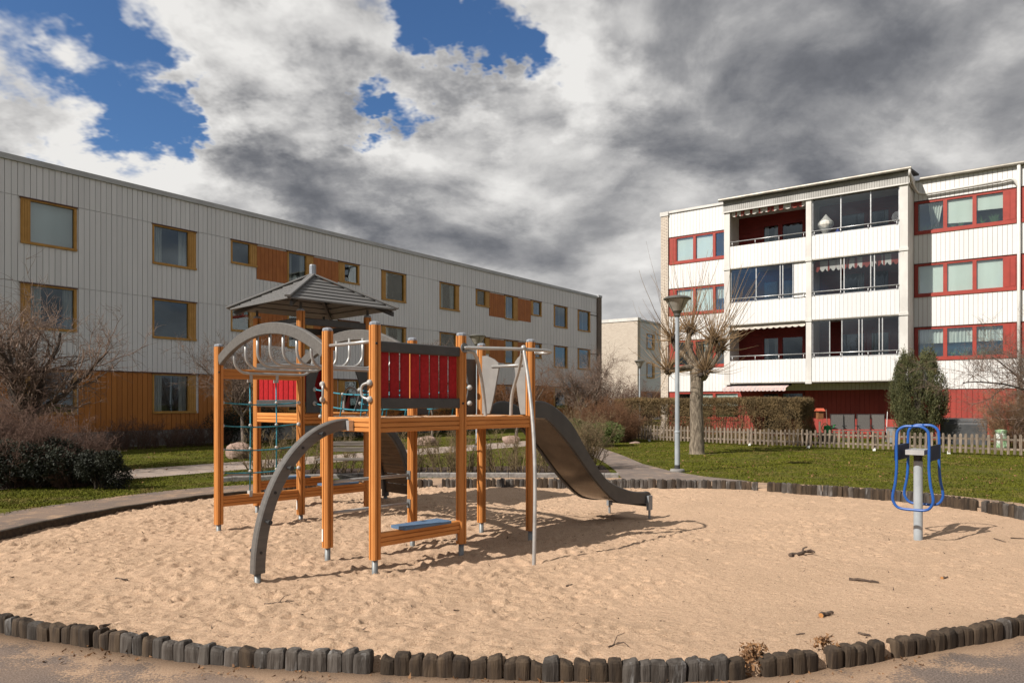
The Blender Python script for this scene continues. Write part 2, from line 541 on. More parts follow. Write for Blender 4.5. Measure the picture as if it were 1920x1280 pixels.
class MB:
    def __init__(s):
        s.v, s.f, s.m = [], [], []

    def add(s, vs, fs, mi=0):
        b = len(s.v)
        s.v.extend(vs)
        for f in fs:
            s.f.append([i + b for i in f])
            s.m.append(mi)
        return s

    def box(s, x0, x1, y0, y1, z0, z1, mi=0):
        return s.add([(x0, y0, z0), (x1, y0, z0), (x1, y1, z0), (x0, y1, z0), (x0, y0, z1), (x1, y0, z1), (x1, y1, z1), (x0, y1, z1)],
                     [(0, 3, 2, 1), (4, 5, 6, 7), (0, 1, 5, 4), (1, 2, 6, 5), (2, 3, 7, 6), (3, 0, 4, 7)], mi)

    def quad(s, a, b, c, d, mi=0):
        return s.add([a, b, c, d], [(0, 1, 2, 3)], mi)

    def tube(s, pts, r, n=8, mi=0, caps=True):
        v, f = tube_geo(pts, r, n, caps)
        return s.add(v, f, mi)

    def lathe(s, prof, n=16, cx=0, cy=0, mi=0):
        """prof: (r,z) from bottom to top"""
        vs, fs = [], []
        for (r, z) in prof:
            for i in range(n):
                a = 2 * math.pi * i / n
                vs.append((cx + r * math.cos(a), cy + r * math.sin(a), z))
        for k in range(len(prof) - 1):
            for i in range(n):
                j = (i + 1) % n
                fs.append((k * n + i, k * n + j, (k + 1) * n + j, (k + 1) * n + i))
        fs.append(tuple(range(n - 1, -1, -1)))
        fs.append(tuple(range((len(prof) - 1) * n, len(prof) * n)))
        return s.add(vs, fs, mi)

    def me(s, name, mats, smooth=False):
        if isinstance(mats, str):
            mats = [mats]
        return mesh_np(name, s.v, s.f, mats, smooth, s.m if len(mats) > 1 else None)

    def build(s, name, mats, parent=None, loc=(0, 0, 0), rot=None, smooth=False, **kw):
        return link(name, s.me(name, mats, smooth), parent, loc, rot, **kw)


def tube_geo(pts, r, n=8, caps=True):
    P = [Vector(p) for p in pts]
    rs = r if isinstance(r, (list, tuple)) else [r] * len(P)
    vs, fs = [], []
    up = None
    for i, p in enumerate(P):
        t = (P[min(i + 1, len(P) - 1)] - P[max(i - 1, 0)]).normalized()
        if up is None:
            up = Vector((0, 0, 1)) if abs(t.z) < .9 else Vector((1, 0, 0))
        a = t.cross(up)
        if a.length < 1e-5:
            a = t.orthogonal()
        a.normalize()
        b = a.cross(t).normalized()
        up = b
        for k in range(n):
            ang = 2 * math.pi * k / n
            vs.append(tuple(p + a * (rs[i] * math.cos(ang)) + b * (rs[i] * math.sin(ang))))
    for i in range(len(P) - 1):
        for k in range(n):
            j = (k + 1) % n
            fs.append((i * n + k, i * n + j, (i + 1) * n + j, (i + 1) * n + k))
    if caps:
        fs.append(tuple(range(n - 1, -1, -1)))
        fs.append(tuple(range((len(P) - 1) * n, len(P) * n)))
    return vs, fs


def smooth_path(ctrl, sub=6):
    """Catmull-Rom through the control points"""
    C = [Vector(c) for c in ctrl]
    out = []
    for i in range(len(C) - 1):
        p0, p1, p2, p3 = C[max(i - 1, 0)], C[i], C[i + 1], C[min(i + 2, len(C) - 1)]
        for k in range(sub):
            t = k / sub
            out.append(0.5 * ((2 * p1) + (p2 - p0) * t + (2 * p0 - 5 * p1 + 4 * p2 - p3) * t * t + (3 * p1 - p0 - 3 * p2 + p3) * t ** 3))
    out.append(C[-1])
    return out


def chamfer_profile(w, h, c=0.012, grooves_h=(), grooves_w=(), gw=0.005, gd=0.008):
    """closed outline in (y,z): w across y, h along z; grooves cut in the +-y faces at z=grooves_h and in the +-z faces at y=grooves_w"""
    w2, h2 = w / 2, h / 2
    pts = []
    pts.append((w2, -h2 + c))
    for g in sorted(grooves_h):
        pts += [(w2, g - gw), (w2 - gd, g - gw * .6), (w2 - gd, g + gw * .6), (w2, g + gw)]
    pts += [(w2, h2 - c), (w2 - c, h2)]
    for g in sorted(grooves_w, reverse=True):
        pts += [(g + gw, h2), (g + gw * .6, h2 - gd), (g - gw * .6, h2 - gd), (g - gw, h2)]
    pts += [(-w2 + c, h2), (-w2, h2 - c)]
    for g in sorted(grooves_h, reverse=True):
        pts += [(-w2, g + gw), (-w2 + gd, g + gw * .6), (-w2 + gd, g - gw * .6), (-w2, g - gw)]
    pts += [(-w2, -h2 + c), (-w2 + c, -h2)]
    for g in sorted(grooves_w):
        pts += [(g - gw, -h2), (g - gw * .6, -h2 + gd), (g + gw * .6, -h2 + gd), (g + gw, -h2)]
    pts.append((w2 - c, -h2))
    return pts


def extrude_mesh(name, prof, L, mats):
    n = len(prof)
    vs = [(0, y, z) for y, z in prof] + [(L, y, z) for y, z in prof]
    fs = [(i, (i + 1) % n, n + (i + 1) % n, n + i) for i in range(n)]
    fs.append(tuple(range(n - 1, -1, -1)))
    fs.append(tuple(range(n, 2 * n)))
    return mesh_np(name, vs, fs, mats if isinstance(mats, (list, tuple)) else [mats])


_bc = {}


def beam(name, p0, p1, prof, mats, parent, up=(0, 0, 1), key=None, **kw):
    """a straight piece from p0 to p1 whose mesh has its length along its own X"""
    p0, p1 = Vector(p0), Vector(p1)
    d = p1 - p0
    L = d.length
    x = d.normalized()
    u = Vector(up)
    y = u.cross(x).normalized()
    z = x.cross(y).normalized()
    k = (key, round(L, 3), str(mats)) if key else None
    if k and k in _bc:
        me = _bc[k]
    else:
        me = extrude_mesh(name, prof, L, mats)
        if k:
            _bc[k] = me
    M = Matrix((x, y, z)).transposed().to_euler()
    return link(name, me, parent, p0, M, **kw)


def sweep_mesh(name, prof, pts, side, mats, smooth=False):
    """sweep an outline (y along side, z along the path's normal)"""
    P = [Vector(p) for p in pts]
    s = Vector(side).normalized()
    vs, fs = [], []
    n = len(prof)
    for i, p in enumerate(P):
        t = (P[min(i + 1, len(P) - 1)] - P[max(i - 1, 0)]).normalized()
        nn = t.cross(s).normalized()
        for (y, z) in prof:
            vs.append(tuple(p + s * y + nn * z))
    for i in range(len(P) - 1):
        for k in range(n):
            j = (k + 1) % n
            fs.append((i * n + k, i * n + j, (i + 1) * n + j, (i + 1) * n + k))
    fs.append(tuple(range(n - 1, -1, -1)))
    fs.append(tuple(range((len(P) - 1) * n, len(P) * n)))
    return mesh_np(name, vs, fs, mats if isinstance(mats, (list, tuple)) else [mats], smooth)


_rng = np.random.default_rng(5)
_LAT = _rng.random((256, 256)).astype(np.float32)


def vnoise(x, y):
    xi, yi = np.floor(x).astype(int), np.floor(y).astype(int)
    fx, fy = x - xi, y - yi
    fx, fy = fx * fx * (3 - 2 * fx), fy * fy * (3 - 2 * fy)
    a, b = _LAT[xi % 256, yi % 256], _LAT[(xi + 1) % 256, yi % 256]
    c, d = _LAT[xi % 256, (yi + 1) % 256], _LAT[(xi + 1) % 256, (yi + 1) % 256]
    return (a * (1 - fx) + b * fx) * (1 - fy) + (c * (1 - fx) + d * fx) * fy


def in_poly(x, y, poly):
    inside = np.zeros(x.shape, bool)
    n = len(poly)
    for i in range(n):
        x0, y0 = poly[i]
        x1, y1 = poly[(i + 1) % n]
        if y0 == y1:
            continue
        c = ((y0 > y) != (y1 > y)) & (x < (x1 - x0) * (y - y0) / (y1 - y0) + x0)
        inside ^= c
    return inside


def poly_dist(x, y, poly):
    d = np.full(x.shape, 1e9)
    n = len(poly)
    for i in range(n):
        ax, ay = poly[i]
        bx, by = poly[(i + 1) % n]
        dx, dy = bx - ax, by - ay
        t = np.clip(((x - ax) * dx + (y - ay) * dy) / (dx * dx + dy * dy + 1e-12), 0, 1)
        d = np.minimum(d, np.hypot(x - ax - t * dx, y - ay - t * dy))
    return d


def flat_poly(name, poly, z, m, holes=(), **kw):
    loops = [[Vector((p[0], p[1], 0)) for p in poly]] + [[Vector((p[0], p[1], 0)) for p in h] for h in holes]
    tris = tessellate_polygon(loops)
    vs = [(v.x, v.y, z) for l in loops for v in l]
    fs = []
    for t in tris:
        a, b, c = (Vector(vs[i]) for i in t)
        fs.append(tuple(t) if (b - a).cross(c - a).z > 0 else tuple(reversed(t)))
    return link(name, mesh_np(name, vs, fs, [m]), **kw)


# ---------------------------------------------------------------- the ground
OUT0 = [(-3.62, 5.09), (-2.75, 4.76), (-1.84, 4.45), (-.83, 4.30), (.125, 4.20), (.74, 4.17), (1.34, 4.22), (1.94, 4.38), (2.755, 4.70), (3.54, 5.02),
        (4.9, 5.75), (6.3, 7.0), (7.2, 8.6), (7.35, 10.1), (7.04, 11.3), (6.2, 12.6), (4.63, 13.55), (3.55, 13.95), (1.46, 14.1), (-.5, 14.1), (-1.9, 13.95),
        (-3.4, 13.6), (-5.0, 12.7), (-5.75, 11.43), (-6.15, 10.2), (-6.3, 8.7), (-5.9, 7.1), (-5.0, 5.95)]


def closed_curve(pts, sub=10):
    n = len(pts)
    out = []
    for i in range(n):
        p0, p1, p2, p3 = (np.array(pts[(i + k) % n], float) for k in (-1, 0, 1, 2))
        for k in range(sub):
            t = k / sub
            out.append(tuple(0.5 * ((2 * p1) + (p2 - p0) * t + (2 * p0 - 5 * p1 + 4 * p2 - p3) * t * t + (3 * p1 - p0 - 3 * p2 + p3) * t ** 3)))
    return out


OUTLINE = closed_curve(OUT0)
NO = len(OUTLINE)
# outward normals of the outline
ON = []
for i in range(NO):
    a, b = OUTLINE[i - 1], OUTLINE[(i + 1) % NO]
    t = np.array((b[0] - a[0], b[1] - a[1]))
    t /= np.linalg.norm(t)
    ON.append((t[1], -t[0]))

rs = np.random.default_rng(11)
PITS = [(x, y, r, d) for x, y, r, d in zip(rs.uniform(-6.3, 7.3, 4200), rs.uniform(4.2, 14.1, 4200), rs.uniform(.028, .085, 4200), rs.uniform(.004, .022, 4200))]

# trails of shoe prints: a heel and a sole hollow for every step
for tr in range(46):
    px_, py_, a_ = rs.uniform(-5.5, 4.5), rs.uniform(4.6, 13), rs.uniform(0, 6.283)
    for st_ in range(rs.integers(4, 12)):
        a_ += rs.normal(0, .22)
        px_, py_ = px_ + .34 * math.cos(a_), py_ + .34 * math.sin(a_)
        sd_x, sd_y = -math.sin(a_) * .09 * (-1) ** st_, math.cos(a_) * .09 * (-1) ** st_
        PITS.append((px_ + sd_x, py_ + sd_y, .045, rs.uniform(.014, .026)))
        PITS.append((px_ + sd_x + .12 * math.cos(a_), py_ + sd_y + .12 * math.sin(a_), .055, rs.uniform(.012, .024)))


def sand_base(x, y):
    near = np.clip((6.0 - y) / 1.8, 0, 1)
    h = -.045 + .125 * near * near * (3 - 2 * near)
    left = np.clip((-4.2 - x) / 1.6, 0, 1) * np.clip((12 - y) / 3, 0, 1)
    h = h - .05 * left
    # hollows worn at the end of the slide, at the pole and round the exercise machine
    for (hx, hy, hr, hd) in ((1.95, 10.95, .55, .07), (.2, 7.5, .3, .03), (4.95, 8.75, .45, .025), (-2.0, 8.0, .6, .03)):
        h = h - hd * np.exp(-((x - hx) ** 2 + (y - hy) ** 2) / (hr * hr))
    return h + .05 * (vnoise(x * .7 + 9, y * .7 + 4) - .5)


def build_sand():
    st = .027
    xs = np.arange(-6.5, 7.6, st)
    ys = np.arange(4.05, 14.25, st)
    X, Y = np.meshgrid(xs, ys)
    H = sand_base(X, Y)
    rough = np.clip(.35 + 1.3 * vnoise(X * .45 + 30, Y * .45 + 7) - .45 * np.clip((X - .6) / 2.5, -.6, 1), .22, 1.3)
    H = H + rough * (.016 * (vnoise(X * 2.1, Y * 2.1) - .5) + .012 * (vnoise(X * 5.7 + 3, Y * 5.7 + 50) - .5) + .015 * (vnoise(X * 12 + 17, Y * 12) - .5) + .015 * (vnoise(X * 25 + 7, Y * 25) - .5) + .008 * (vnoise(X * 43 + 7, Y * 43) - .5))
    for (px, py, r, d) in PITS:
        k = int(2.4 * r / st) + 1
        ci, cj = int((px - xs[0]) / st), int((py - ys[0]) / st)
        i0, i1, j0, j1 = max(ci - k, 0), min(ci + k + 1, len(xs)), max(cj - k, 0), min(cj + k + 1, len(ys))
        if i0 >= i1 or j0 >= j1:
            continue
        q = ((X[j0:j1, i0:i1] - px) ** 2 + ((Y[j0:j1, i0:i1] - py) * 1.3) ** 2) / (r * r)
        H[j0:j1, i0:i1] += d * (-1.3 * np.exp(-q * 1.6) + .8 * np.exp(-(np.sqrt(q) - 1.25) ** 2 * 5)) * rough[j0:j1, i0:i1]
    ins = in_poly(X, Y, OUTLINE)
    near_edge = poly_dist(X, Y, OUTLINE)
    back = np.clip((Y - 6.5) / 2, 0, 1)
    H = np.where(ins, H, -.05 - near_edge * 2)
    ins |= near_edge < .07
    idx = -np.ones(X.shape, int)
    idx[ins] = np.arange(ins.sum())
    q = np.stack([idx[:-1, :-1], idx[:-1, 1:], idx[1:, 1:], idx[1:, :-1]], -1).reshape(-1, 4)
    q = q[(q >= 0).all(1)]
    V = np.stack([X[ins], Y[ins], H[ins]], -1)
    me = mesh_np('sand', V, q, ['sand'], True)
    link('sand', me, kind='structure')
    return xs, ys, H


SX, SY, SH = build_sand()


def sand_z(x, y):
    i = min(max(int((x - SX[0]) / (SX[1] - SX[0])), 0), len(SX) - 1)
    j = min(max(int((y - SY[0]) / (SY[1] - SY[0])), 0), len(SY) - 1)
    return float(SH[j, i])


# lawn sheet to the horizon with a hole where the sand lies; a little below the trodden strip
flat_poly('lawn', [(-700, -500), (700, -500), (700, 900), (-700, 900)], -.004, 'lawn_soil', [OUTLINE[::-1]], kind='structure')


def ring_width(i):
    x, y = OUTLINE[i]
    if y < 6.9:
        f = min(max((6.9 - y) / 1.6, 0), 1)
        return 1.3 + f * f * 26
    if x < -2:
        return 1.35
    if x > 3:
        return 1.15
    return 1.55


def build_strip():
    ts = [-1, 0, .01, .03, .06, .1, .16, .24, .34, .46, .6, .78, 1.0]
    wid = [ring_width(i) for i in range(NO)]
    wid = [sum(wid[(i + k) % NO] for k in range(-4, 5)) / 9 for i in range(NO)]
    V, sandy = [], []
    for i in range(NO):
        (x, y), (nx, ny) = OUTLINE[i], ON[i]
        if wid[i] > 3:
            dx, dy = x - .4, y - 9.2
            l = math.hypot(dx, dy)
            f = min((wid[i] - 3) / 6, 1)
            nx, ny = nx * (1 - f) + dx / l * f, ny * (1 - f) + dy / l * f
        for t in ts:
            w = wid[i] * max(t, 0)
            V.append((x + nx * w, y + ny * w, .0 if t >= 0 else -.4))
            if y < 6.9:
                sandy.append(.70 * math.exp(-w / .34) + .14 + .07 * max(0, -x / 3))
            else:
                sandy.append(.62 if x > -2 else .40)
    k = len(ts)
    F = []
    for i in range(NO):
        j = (i + 1) % NO
        for a in range(k - 1):
            F.append((i * k + a, i * k + a + 1, j * k + a + 1, j * k + a))
    F = np.array(F)
    me = mesh_np('trodden_strip', V, F, ['asphalt_sandy'])
    at = me.attributes.new('sandy', 'FLOAT', 'POINT')
    at.data.foreach_set('value', np.array(sandy, dtype=np.float32))
    link('asphalt', me, kind='structure')
    return [(V[i * k + k - 1][0], V[i * k + k - 1][1]) for i in range(NO)]


STRIP_OUT = build_strip()
# walkway behind, running along the long building, and the small path that joins it to the sand
e1 = np.array((.5925, .8055))
e2 = np.array((.8055, -.5925))


def band(c, w0, w1, s0, s1):
    c = np.array(c)
    return [tuple(c + e1 * s0 + e2 * w0), tuple(c + e1 * s0 + e2 * w1), tuple(c + e1 * s1 + e2 * w1), tuple(c + e1 * s1 + e2 * w0)]


WALK = band((-8.8, 16.2), -1.05, 1.15, -30, 60)
flat_poly('walkway', WALK, .004, 'path_asphalt', kind='structure')
LINK = [(2.3, 14.9), (4.9, 14.75), (4.2, 15.7), (3.75, 17.0), (3.45, 19), (3.4, 22), (3.2, 26), (2.9, 31.5), (.9, 29.0), (1.9, 26), (2.45, 22), (2.5, 19), (2.45, 17)]
mat('path_dark', (.19, .15, .125), (.14, .11, .095), 0.9, 1.3, 8, bump=.4, bscale=120, third=((.36, .25, .17), 3, .5, .75))
flat_poly('small_path', LINK, .008, 'path_dark', kind='structure')
BED = [(-6.0, 14.75), (-4.5, 15.3), (-2, 15.65), (2.25, 15.6), (2.35, 18.6), (-.6, 18.3), (-4.6, 17.6), (-6.4, 16.2)]
flat_poly('mulch_bed', BED, .006, 'mulch', kind='structure')
PATIO = [(6.4, 35.7), (23, 23.6), (24.6, 25.8), (8, 38)]


# ---------------------------------------------------------------- log edging round the sand
def log_mesh(k, m):
    r = random.Random(k)
    w, d, h = .097, .09, .34
    mb = MB()
    n = 14
    prof = []
    base = [(-.5, -.5), (.5, -.5), (.5, .5), (-.5, .5)]
    pts = []
    for i in range(n):
        a = 2 * math.pi * (i + .5) / n
        cx, cy = math.cos(a), math.sin(a)
        mlen = max(abs(cx), abs(cy)) ** .88
        pts.append((cx / mlen * .5 * r.uniform(.97, 1.03), cy / mlen * .5 * r.uniform(.97, 1.03)))
    tilt = r.uniform(-.022, .022)
    hh = r.uniform(-.008, .008)
    levels = [(-.22, 1.0), (.092 + hh, 1.0), (.112 + hh, .95), (.123 + hh, .80), (.127 + hh, .50)]
    vs = []
    for (z, s) in levels:
        for (x, y) in pts:
            vs.append((x * w * s, y * d * s, z + x * tilt * (1 if z > 0 else 0) + r.uniform(-.002, .002)))
    fs = []
    for l in range(len(levels) - 1):
        for i in range(n):
            j = (i + 1) % n
            fs.append((l * n + i, l * n + j, (l + 1) * n + j, (l + 1) * n + i))
    fs.append(tuple(range((len(levels) - 1) * n, len(levels) * n)))
    mb.add(vs, fs)
    return mb.me('log', m)


LOGS = [log_mesh(i, 'log_grey') for i in range(4)] + [log_mesh(i + 10, 'log_brown') for i in range(6)]


def arclen(poly):
    acc = [0]
    for i in range(1, len(poly) + 1):
        a, b = poly[i - 1], poly[i % len(poly)]
        acc.append(acc[-1] + math.hypot(b[0] - a[0], b[1] - a[1]))
    return acc


ACC = arclen(OUTLINE)


def at_arc(s):
    s = s % ACC[-1]
    import bisect
    i = min(bisect.bisect_right(ACC, s) - 1, NO - 1)
    f = (s - ACC[i]) / (ACC[i + 1] - ACC[i])
    a, b = OUTLINE[i], OUTLINE[(i + 1) % NO]
    return a[0] + (b[0] - a[0]) * f, a[1] + (b[1] - a[1]) * f, math.atan2(b[1] - a[1], b[0] - a[0])


def arc_of(x, y):
    best = min(range(NO), key=lambda i: (OUTLINE[i][0] - x) ** 2 + (OUTLINE[i][1] - y) ** 2)
    return ACC[best]


def log_run(s0, s1, label, grey, zoff, seed, pitch=.094, gaps=()):
    r = random.Random(seed)
    x0, y0, a0 = at_arc((s0 + s1) / 2)
    root = thing('log_edging', label, 'log edging', (x0, y0, 0), 0, 'log edgings round the sandpit')
    s = s0
    while s < s1:
        if not any(a < s - s0 < b for a, b in gaps):
            x, y, a = at_arc(s)
            me = r.choice(LOGS[:4]) if r.random() < grey(s - s0) else r.choice(LOGS[4:])
            o = link('log', me, root, (x - x0 + r.uniform(-.006, .006), y - y0 + r.uniform(-.006, .006), zoff + r.uniform(-.014, .006)), (r.uniform(-.06, .06), r.uniform(-.04, .04), a + r.uniform(-.07, .07)))
            w = r.uniform(.80, 1.10)
            o.scale = (w, r.uniform(.92, 1.1), 1)
            s += pitch * w
        else:
            s += pitch
    return root


PX = lambda px, py: ((px - 960) / 1350 * 2160 / (py - 756), 2160 / (py - 756))
sA, sB = arc_of(-3.62, 5.09) - .9, arc_of(*PX(700, 1256))
log_run(sA, sB, 'weathered log edging along the front of the sand, left of the gap', lambda s: .85 if s > 2.1 or s < .9 else .1, -.012, 1)
sC, sD = arc_of(*PX(722, 1256)), arc_of(*PX(1388, 1268))
log_run(sC, sD, 'dark middle run of log edging along the front of the sand, between two gaps', lambda s: .85 if 1.35 < s < 1.95 else .05, -.012, 2)
sE, sF = arc_of(*PX(1440, 1262)), arc_of(7.2, 8.6)
log_run(sE, sF, 'split brown log edging along the front right of the sand, with dead leaves in it', lambda s: .05, -.012, 3, gaps=((.30, .40), (.84, .95)))
sG, sH = arc_of(7.2, 8.6) + .1, arc_of(4.75, 13.5)
log_run(sG, sH, 'log edging behind the blue exercise machine at the right edge of the lawn', lambda s: .35, 0, 4, gaps=((2.3, 2.38),))
sI, sJ = sH + .22, arc_of(.9, 14.1)
log_run(sI, sJ, 'grey log edging at the back of the sand beside the end of the slide', lambda s: .8, 0, 5)
sK, sL = arc_of(.75, 14.1), arc_of(-4.6, 13.0)
log_run(sK, sL, 'grey log edging at the back of the sand behind the orange climbing frame', lambda s: .7, 0, 6, gaps=((2.2, 2.35), (2.75, 2.9)))


def kerb_strip(s0, s1, label):
    pts = []
    s = s0
    while s < s1:
        x, y, a = at_arc(s)
        pts.append((x, y, -.02))
        s += .2
    prof = chamfer_profile(.06, .16, .01)
    me = sweep_mesh('timber_kerb', prof, pts, (0, 0, 1), 'kerb_timber')
    # sweep with a vertical side: rebuild with the outline lying flat
    V, F = [], []
    for i, (x, y, z) in enumerate(pts):
        _, _, a = at_arc(s0 + .2 * i)
        nx, ny = math.sin(a), -math.cos(a)
        for (oy, oz) in ((-.035, -.16), (.035, -.16), (.035, .028), (.02, .035), (-.02, .035), (-.035, .028)):
            V.append((x + nx * oy, y + ny * oy, oz + .004 * math.sin(i * 1.7)))
    for i in range(len(pts) - 1):
        for k in range(6):
            j = (k + 1) % 6
            F.append((i * 6 + k, i * 6 + j, (i + 1) * 6 + j, (i + 1) * 6 + k))
    F.append(tuple(range(5, -1, -1)))
    F.append(tuple(range((len(pts) - 1) * 6, len(pts) * 6)))
    o = bpy.data.meshes.remove(me)
    link('timber_kerb', mesh_np('timber_kerb', V, F, ['kerb_timber']), label=label, cat='kerb')


kerb_strip(sL + .15, arc_of(-6.2, 8.3), 'low dark timber kerb curving along the left side of the sandpit')

# granite kerb in front of the mulch bed
gk = thing('granite_kerb', 'pale granite kerb of long stones in front of the planted bed', 'kerb', (-2, 15.6, 0))
rk = random.Random(8)
kp = smooth_path([(-6.0, 14.7, 0), (-4.5, 15.25, 0), (-2, 15.6, 0), (.5, 15.6, 0), (2.3, 15.55, 0)], 4)
kl = []
for a, b in zip(kp[:-1], kp[1:]):
    L = (b - a).length
    n = max(1, round(L / .55))
    for i in range(n):
        p, q = a.lerp(b, i / n), a.lerp(b, (i + 1) / n)
        d = (q - p).normalized() * .006
        beam('stone', p + d - gk.location + Vector((0, 0, .02 + rk.uniform(-.01, .01))), q - d - gk.location + Vector((0, 0, .02)), chamfer_profile(.12, .16, .02), 'granite', gk)


# ---------------------------------------------------------------- buildings
def cut(z0, z1, holes):
    """intervals left of z0..z1 after removing holes"""
    res = [(z0, z1)]
    for (a, b) in holes:
        nx = []
        for (p, q) in res:
            if b <= p or a >= q:
                nx.append((p, q))
            else:
                if a > p:
                    nx.append((p, a))
                if b < q:
                    nx.append((b, q))
        res = nx
    return [(p, q) for p, q in res if q - p > .02]


def boards(mb, x0, x1, z0, z1, pitch, y, holes=(), gap=.010, th=.022, mi=0):
    """vertical cladding boards proud of plane y (outward = -y)"""
    n = max(1, round((x1 - x0) / pitch))
    w = (x1 - x0) / n
    for i in range(n):
        a, b = x0 + i * w + gap / 2, x0 + (i + 1) * w - gap / 2
        c = (a + b) / 2
        for (p, q) in cut(z0, z1, [(h[2], h[3]) for h in holes if h[0] < c < h[1]]):
            mb.box(a, b, y - th, y, p, q, mi)


def wall_with_holes(mb, x0, x1, z0, z1, y0, y1, holes, mi=0):
    """solid wall between y0 (outside) and y1, with rectangular openings"""
    xs = sorted({x0, x1, *[h[0] for h in holes], *[h[1] for h in holes]})
    xs = [x for x in xs if x0 <= x <= x1]
    for a, b in zip(xs[:-1], xs[1:]):
        c = (a + b) / 2
        for (p, q) in cut(z0, z1, [(h[2], h[3]) for h in holes if h[0] < c < h[1]]):
            mb.box(a, b, y0, y1, p, q, mi)


_boxc = {}


def boxpart(name, parent, x0, x1, y0, y1, z0, z1, m, **kw):
    """one small box of its own, its mesh shared with alike ones"""
    k = (name, round(x1 - x0, 3), round(y1 - y0, 3), round(z1 - z0, 3), m)
    if k not in _boxc:
        _boxc[k] = MB().box(0, x1 - x0, 0, y1 - y0, 0, z1 - z0).me(name, m)
    return link(name, _boxc[k], parent, (x0, y0, z0), **kw)


def drape(mb, x0, x1, z0, z1, y, folds=6, amp=.03, mi=0, gather=None):
    n = folds * 6
    vs, fs = [], []
    for k in range(2):
        for i in range(n + 1):
            t = i / n
            x = x0 + (x1 - x0) * t
            if gather and k == 0:
                x = gather + (x - gather) * .45
            vs.append((x, y + amp * math.sin(t * folds * 2 * math.pi), z0 if k == 0 else z1))
    for i in range(n):
        fs.append((i, i + 1, n + 2 + i, n + 1 + i))
    mb.add(vs, fs, mi)


def px_s(px, org, e, off=0.0, nrm=(0, 0)):
    """distance along a facade whose picture column is px (used as a tape measure)"""
    r = (px - 960) / 1350
    ox, oy = org[0] + nrm[0] * off, org[1] + nrm[1] * off
    return (r * oy - ox) / (e[0] - r * e[1])


# ---- the long grey building on the left: local x = away along its front, -y = outwards
L_ORG = (-16.605, 23.355)
L_ANG = math.atan2(e1[1], e1[0])
LB = thing('apartment_building', 'long three storey apartment block with grey cladding over an ochre ground floor', 'building', (L_ORG[0], L_ORG[1], 0), L_ANG)
ls = lambda px: px_s(px, L_ORG, e1)
LX0, LX1 = -9.0, ls(1118)
TOPS = [2.72, 5.58, 8.40]
WH = 1.50
cols = []   # (x0,x1, panel side, panel width fraction)
for (a, b, g0, g1) in ((38, 143, 57, 138), (285, 367, 288.5, 352), (715, 760, 723, 756), (823, 861, 825.5, 853), (1038, 1063, 1040, 1061), (1083, 1106, 1085, 1104)):
    cols.append((ls(a), ls(b), ls(g0), ls(g1)))
cols.append((-5.2, -3.2, -5.0, -3.7))
bandsx = [dict(w1=(ls(432), ls(481), ls(435), ls(467)), p1=(ls(481), ls(538)), t=(ls(538), ls(587), ls(541), ls(573)), p2=(ls(587), ls(634)), w2=(ls(634), ls(673), ls(646), ls(670))),
          dict(w1=(ls(892), ls(917), ls(894), ls(909)), p1=(ls(917), ls(945.5)), t=(ls(945.5), ls(970), ls(947), ls(962)), p2=(ls(970), ls(995)), w2=(ls(995), ls(1014.5), ls(999), ls(1013)))]
lholes = {0: [], 1: [], 2: []}
WIN_NO = 0


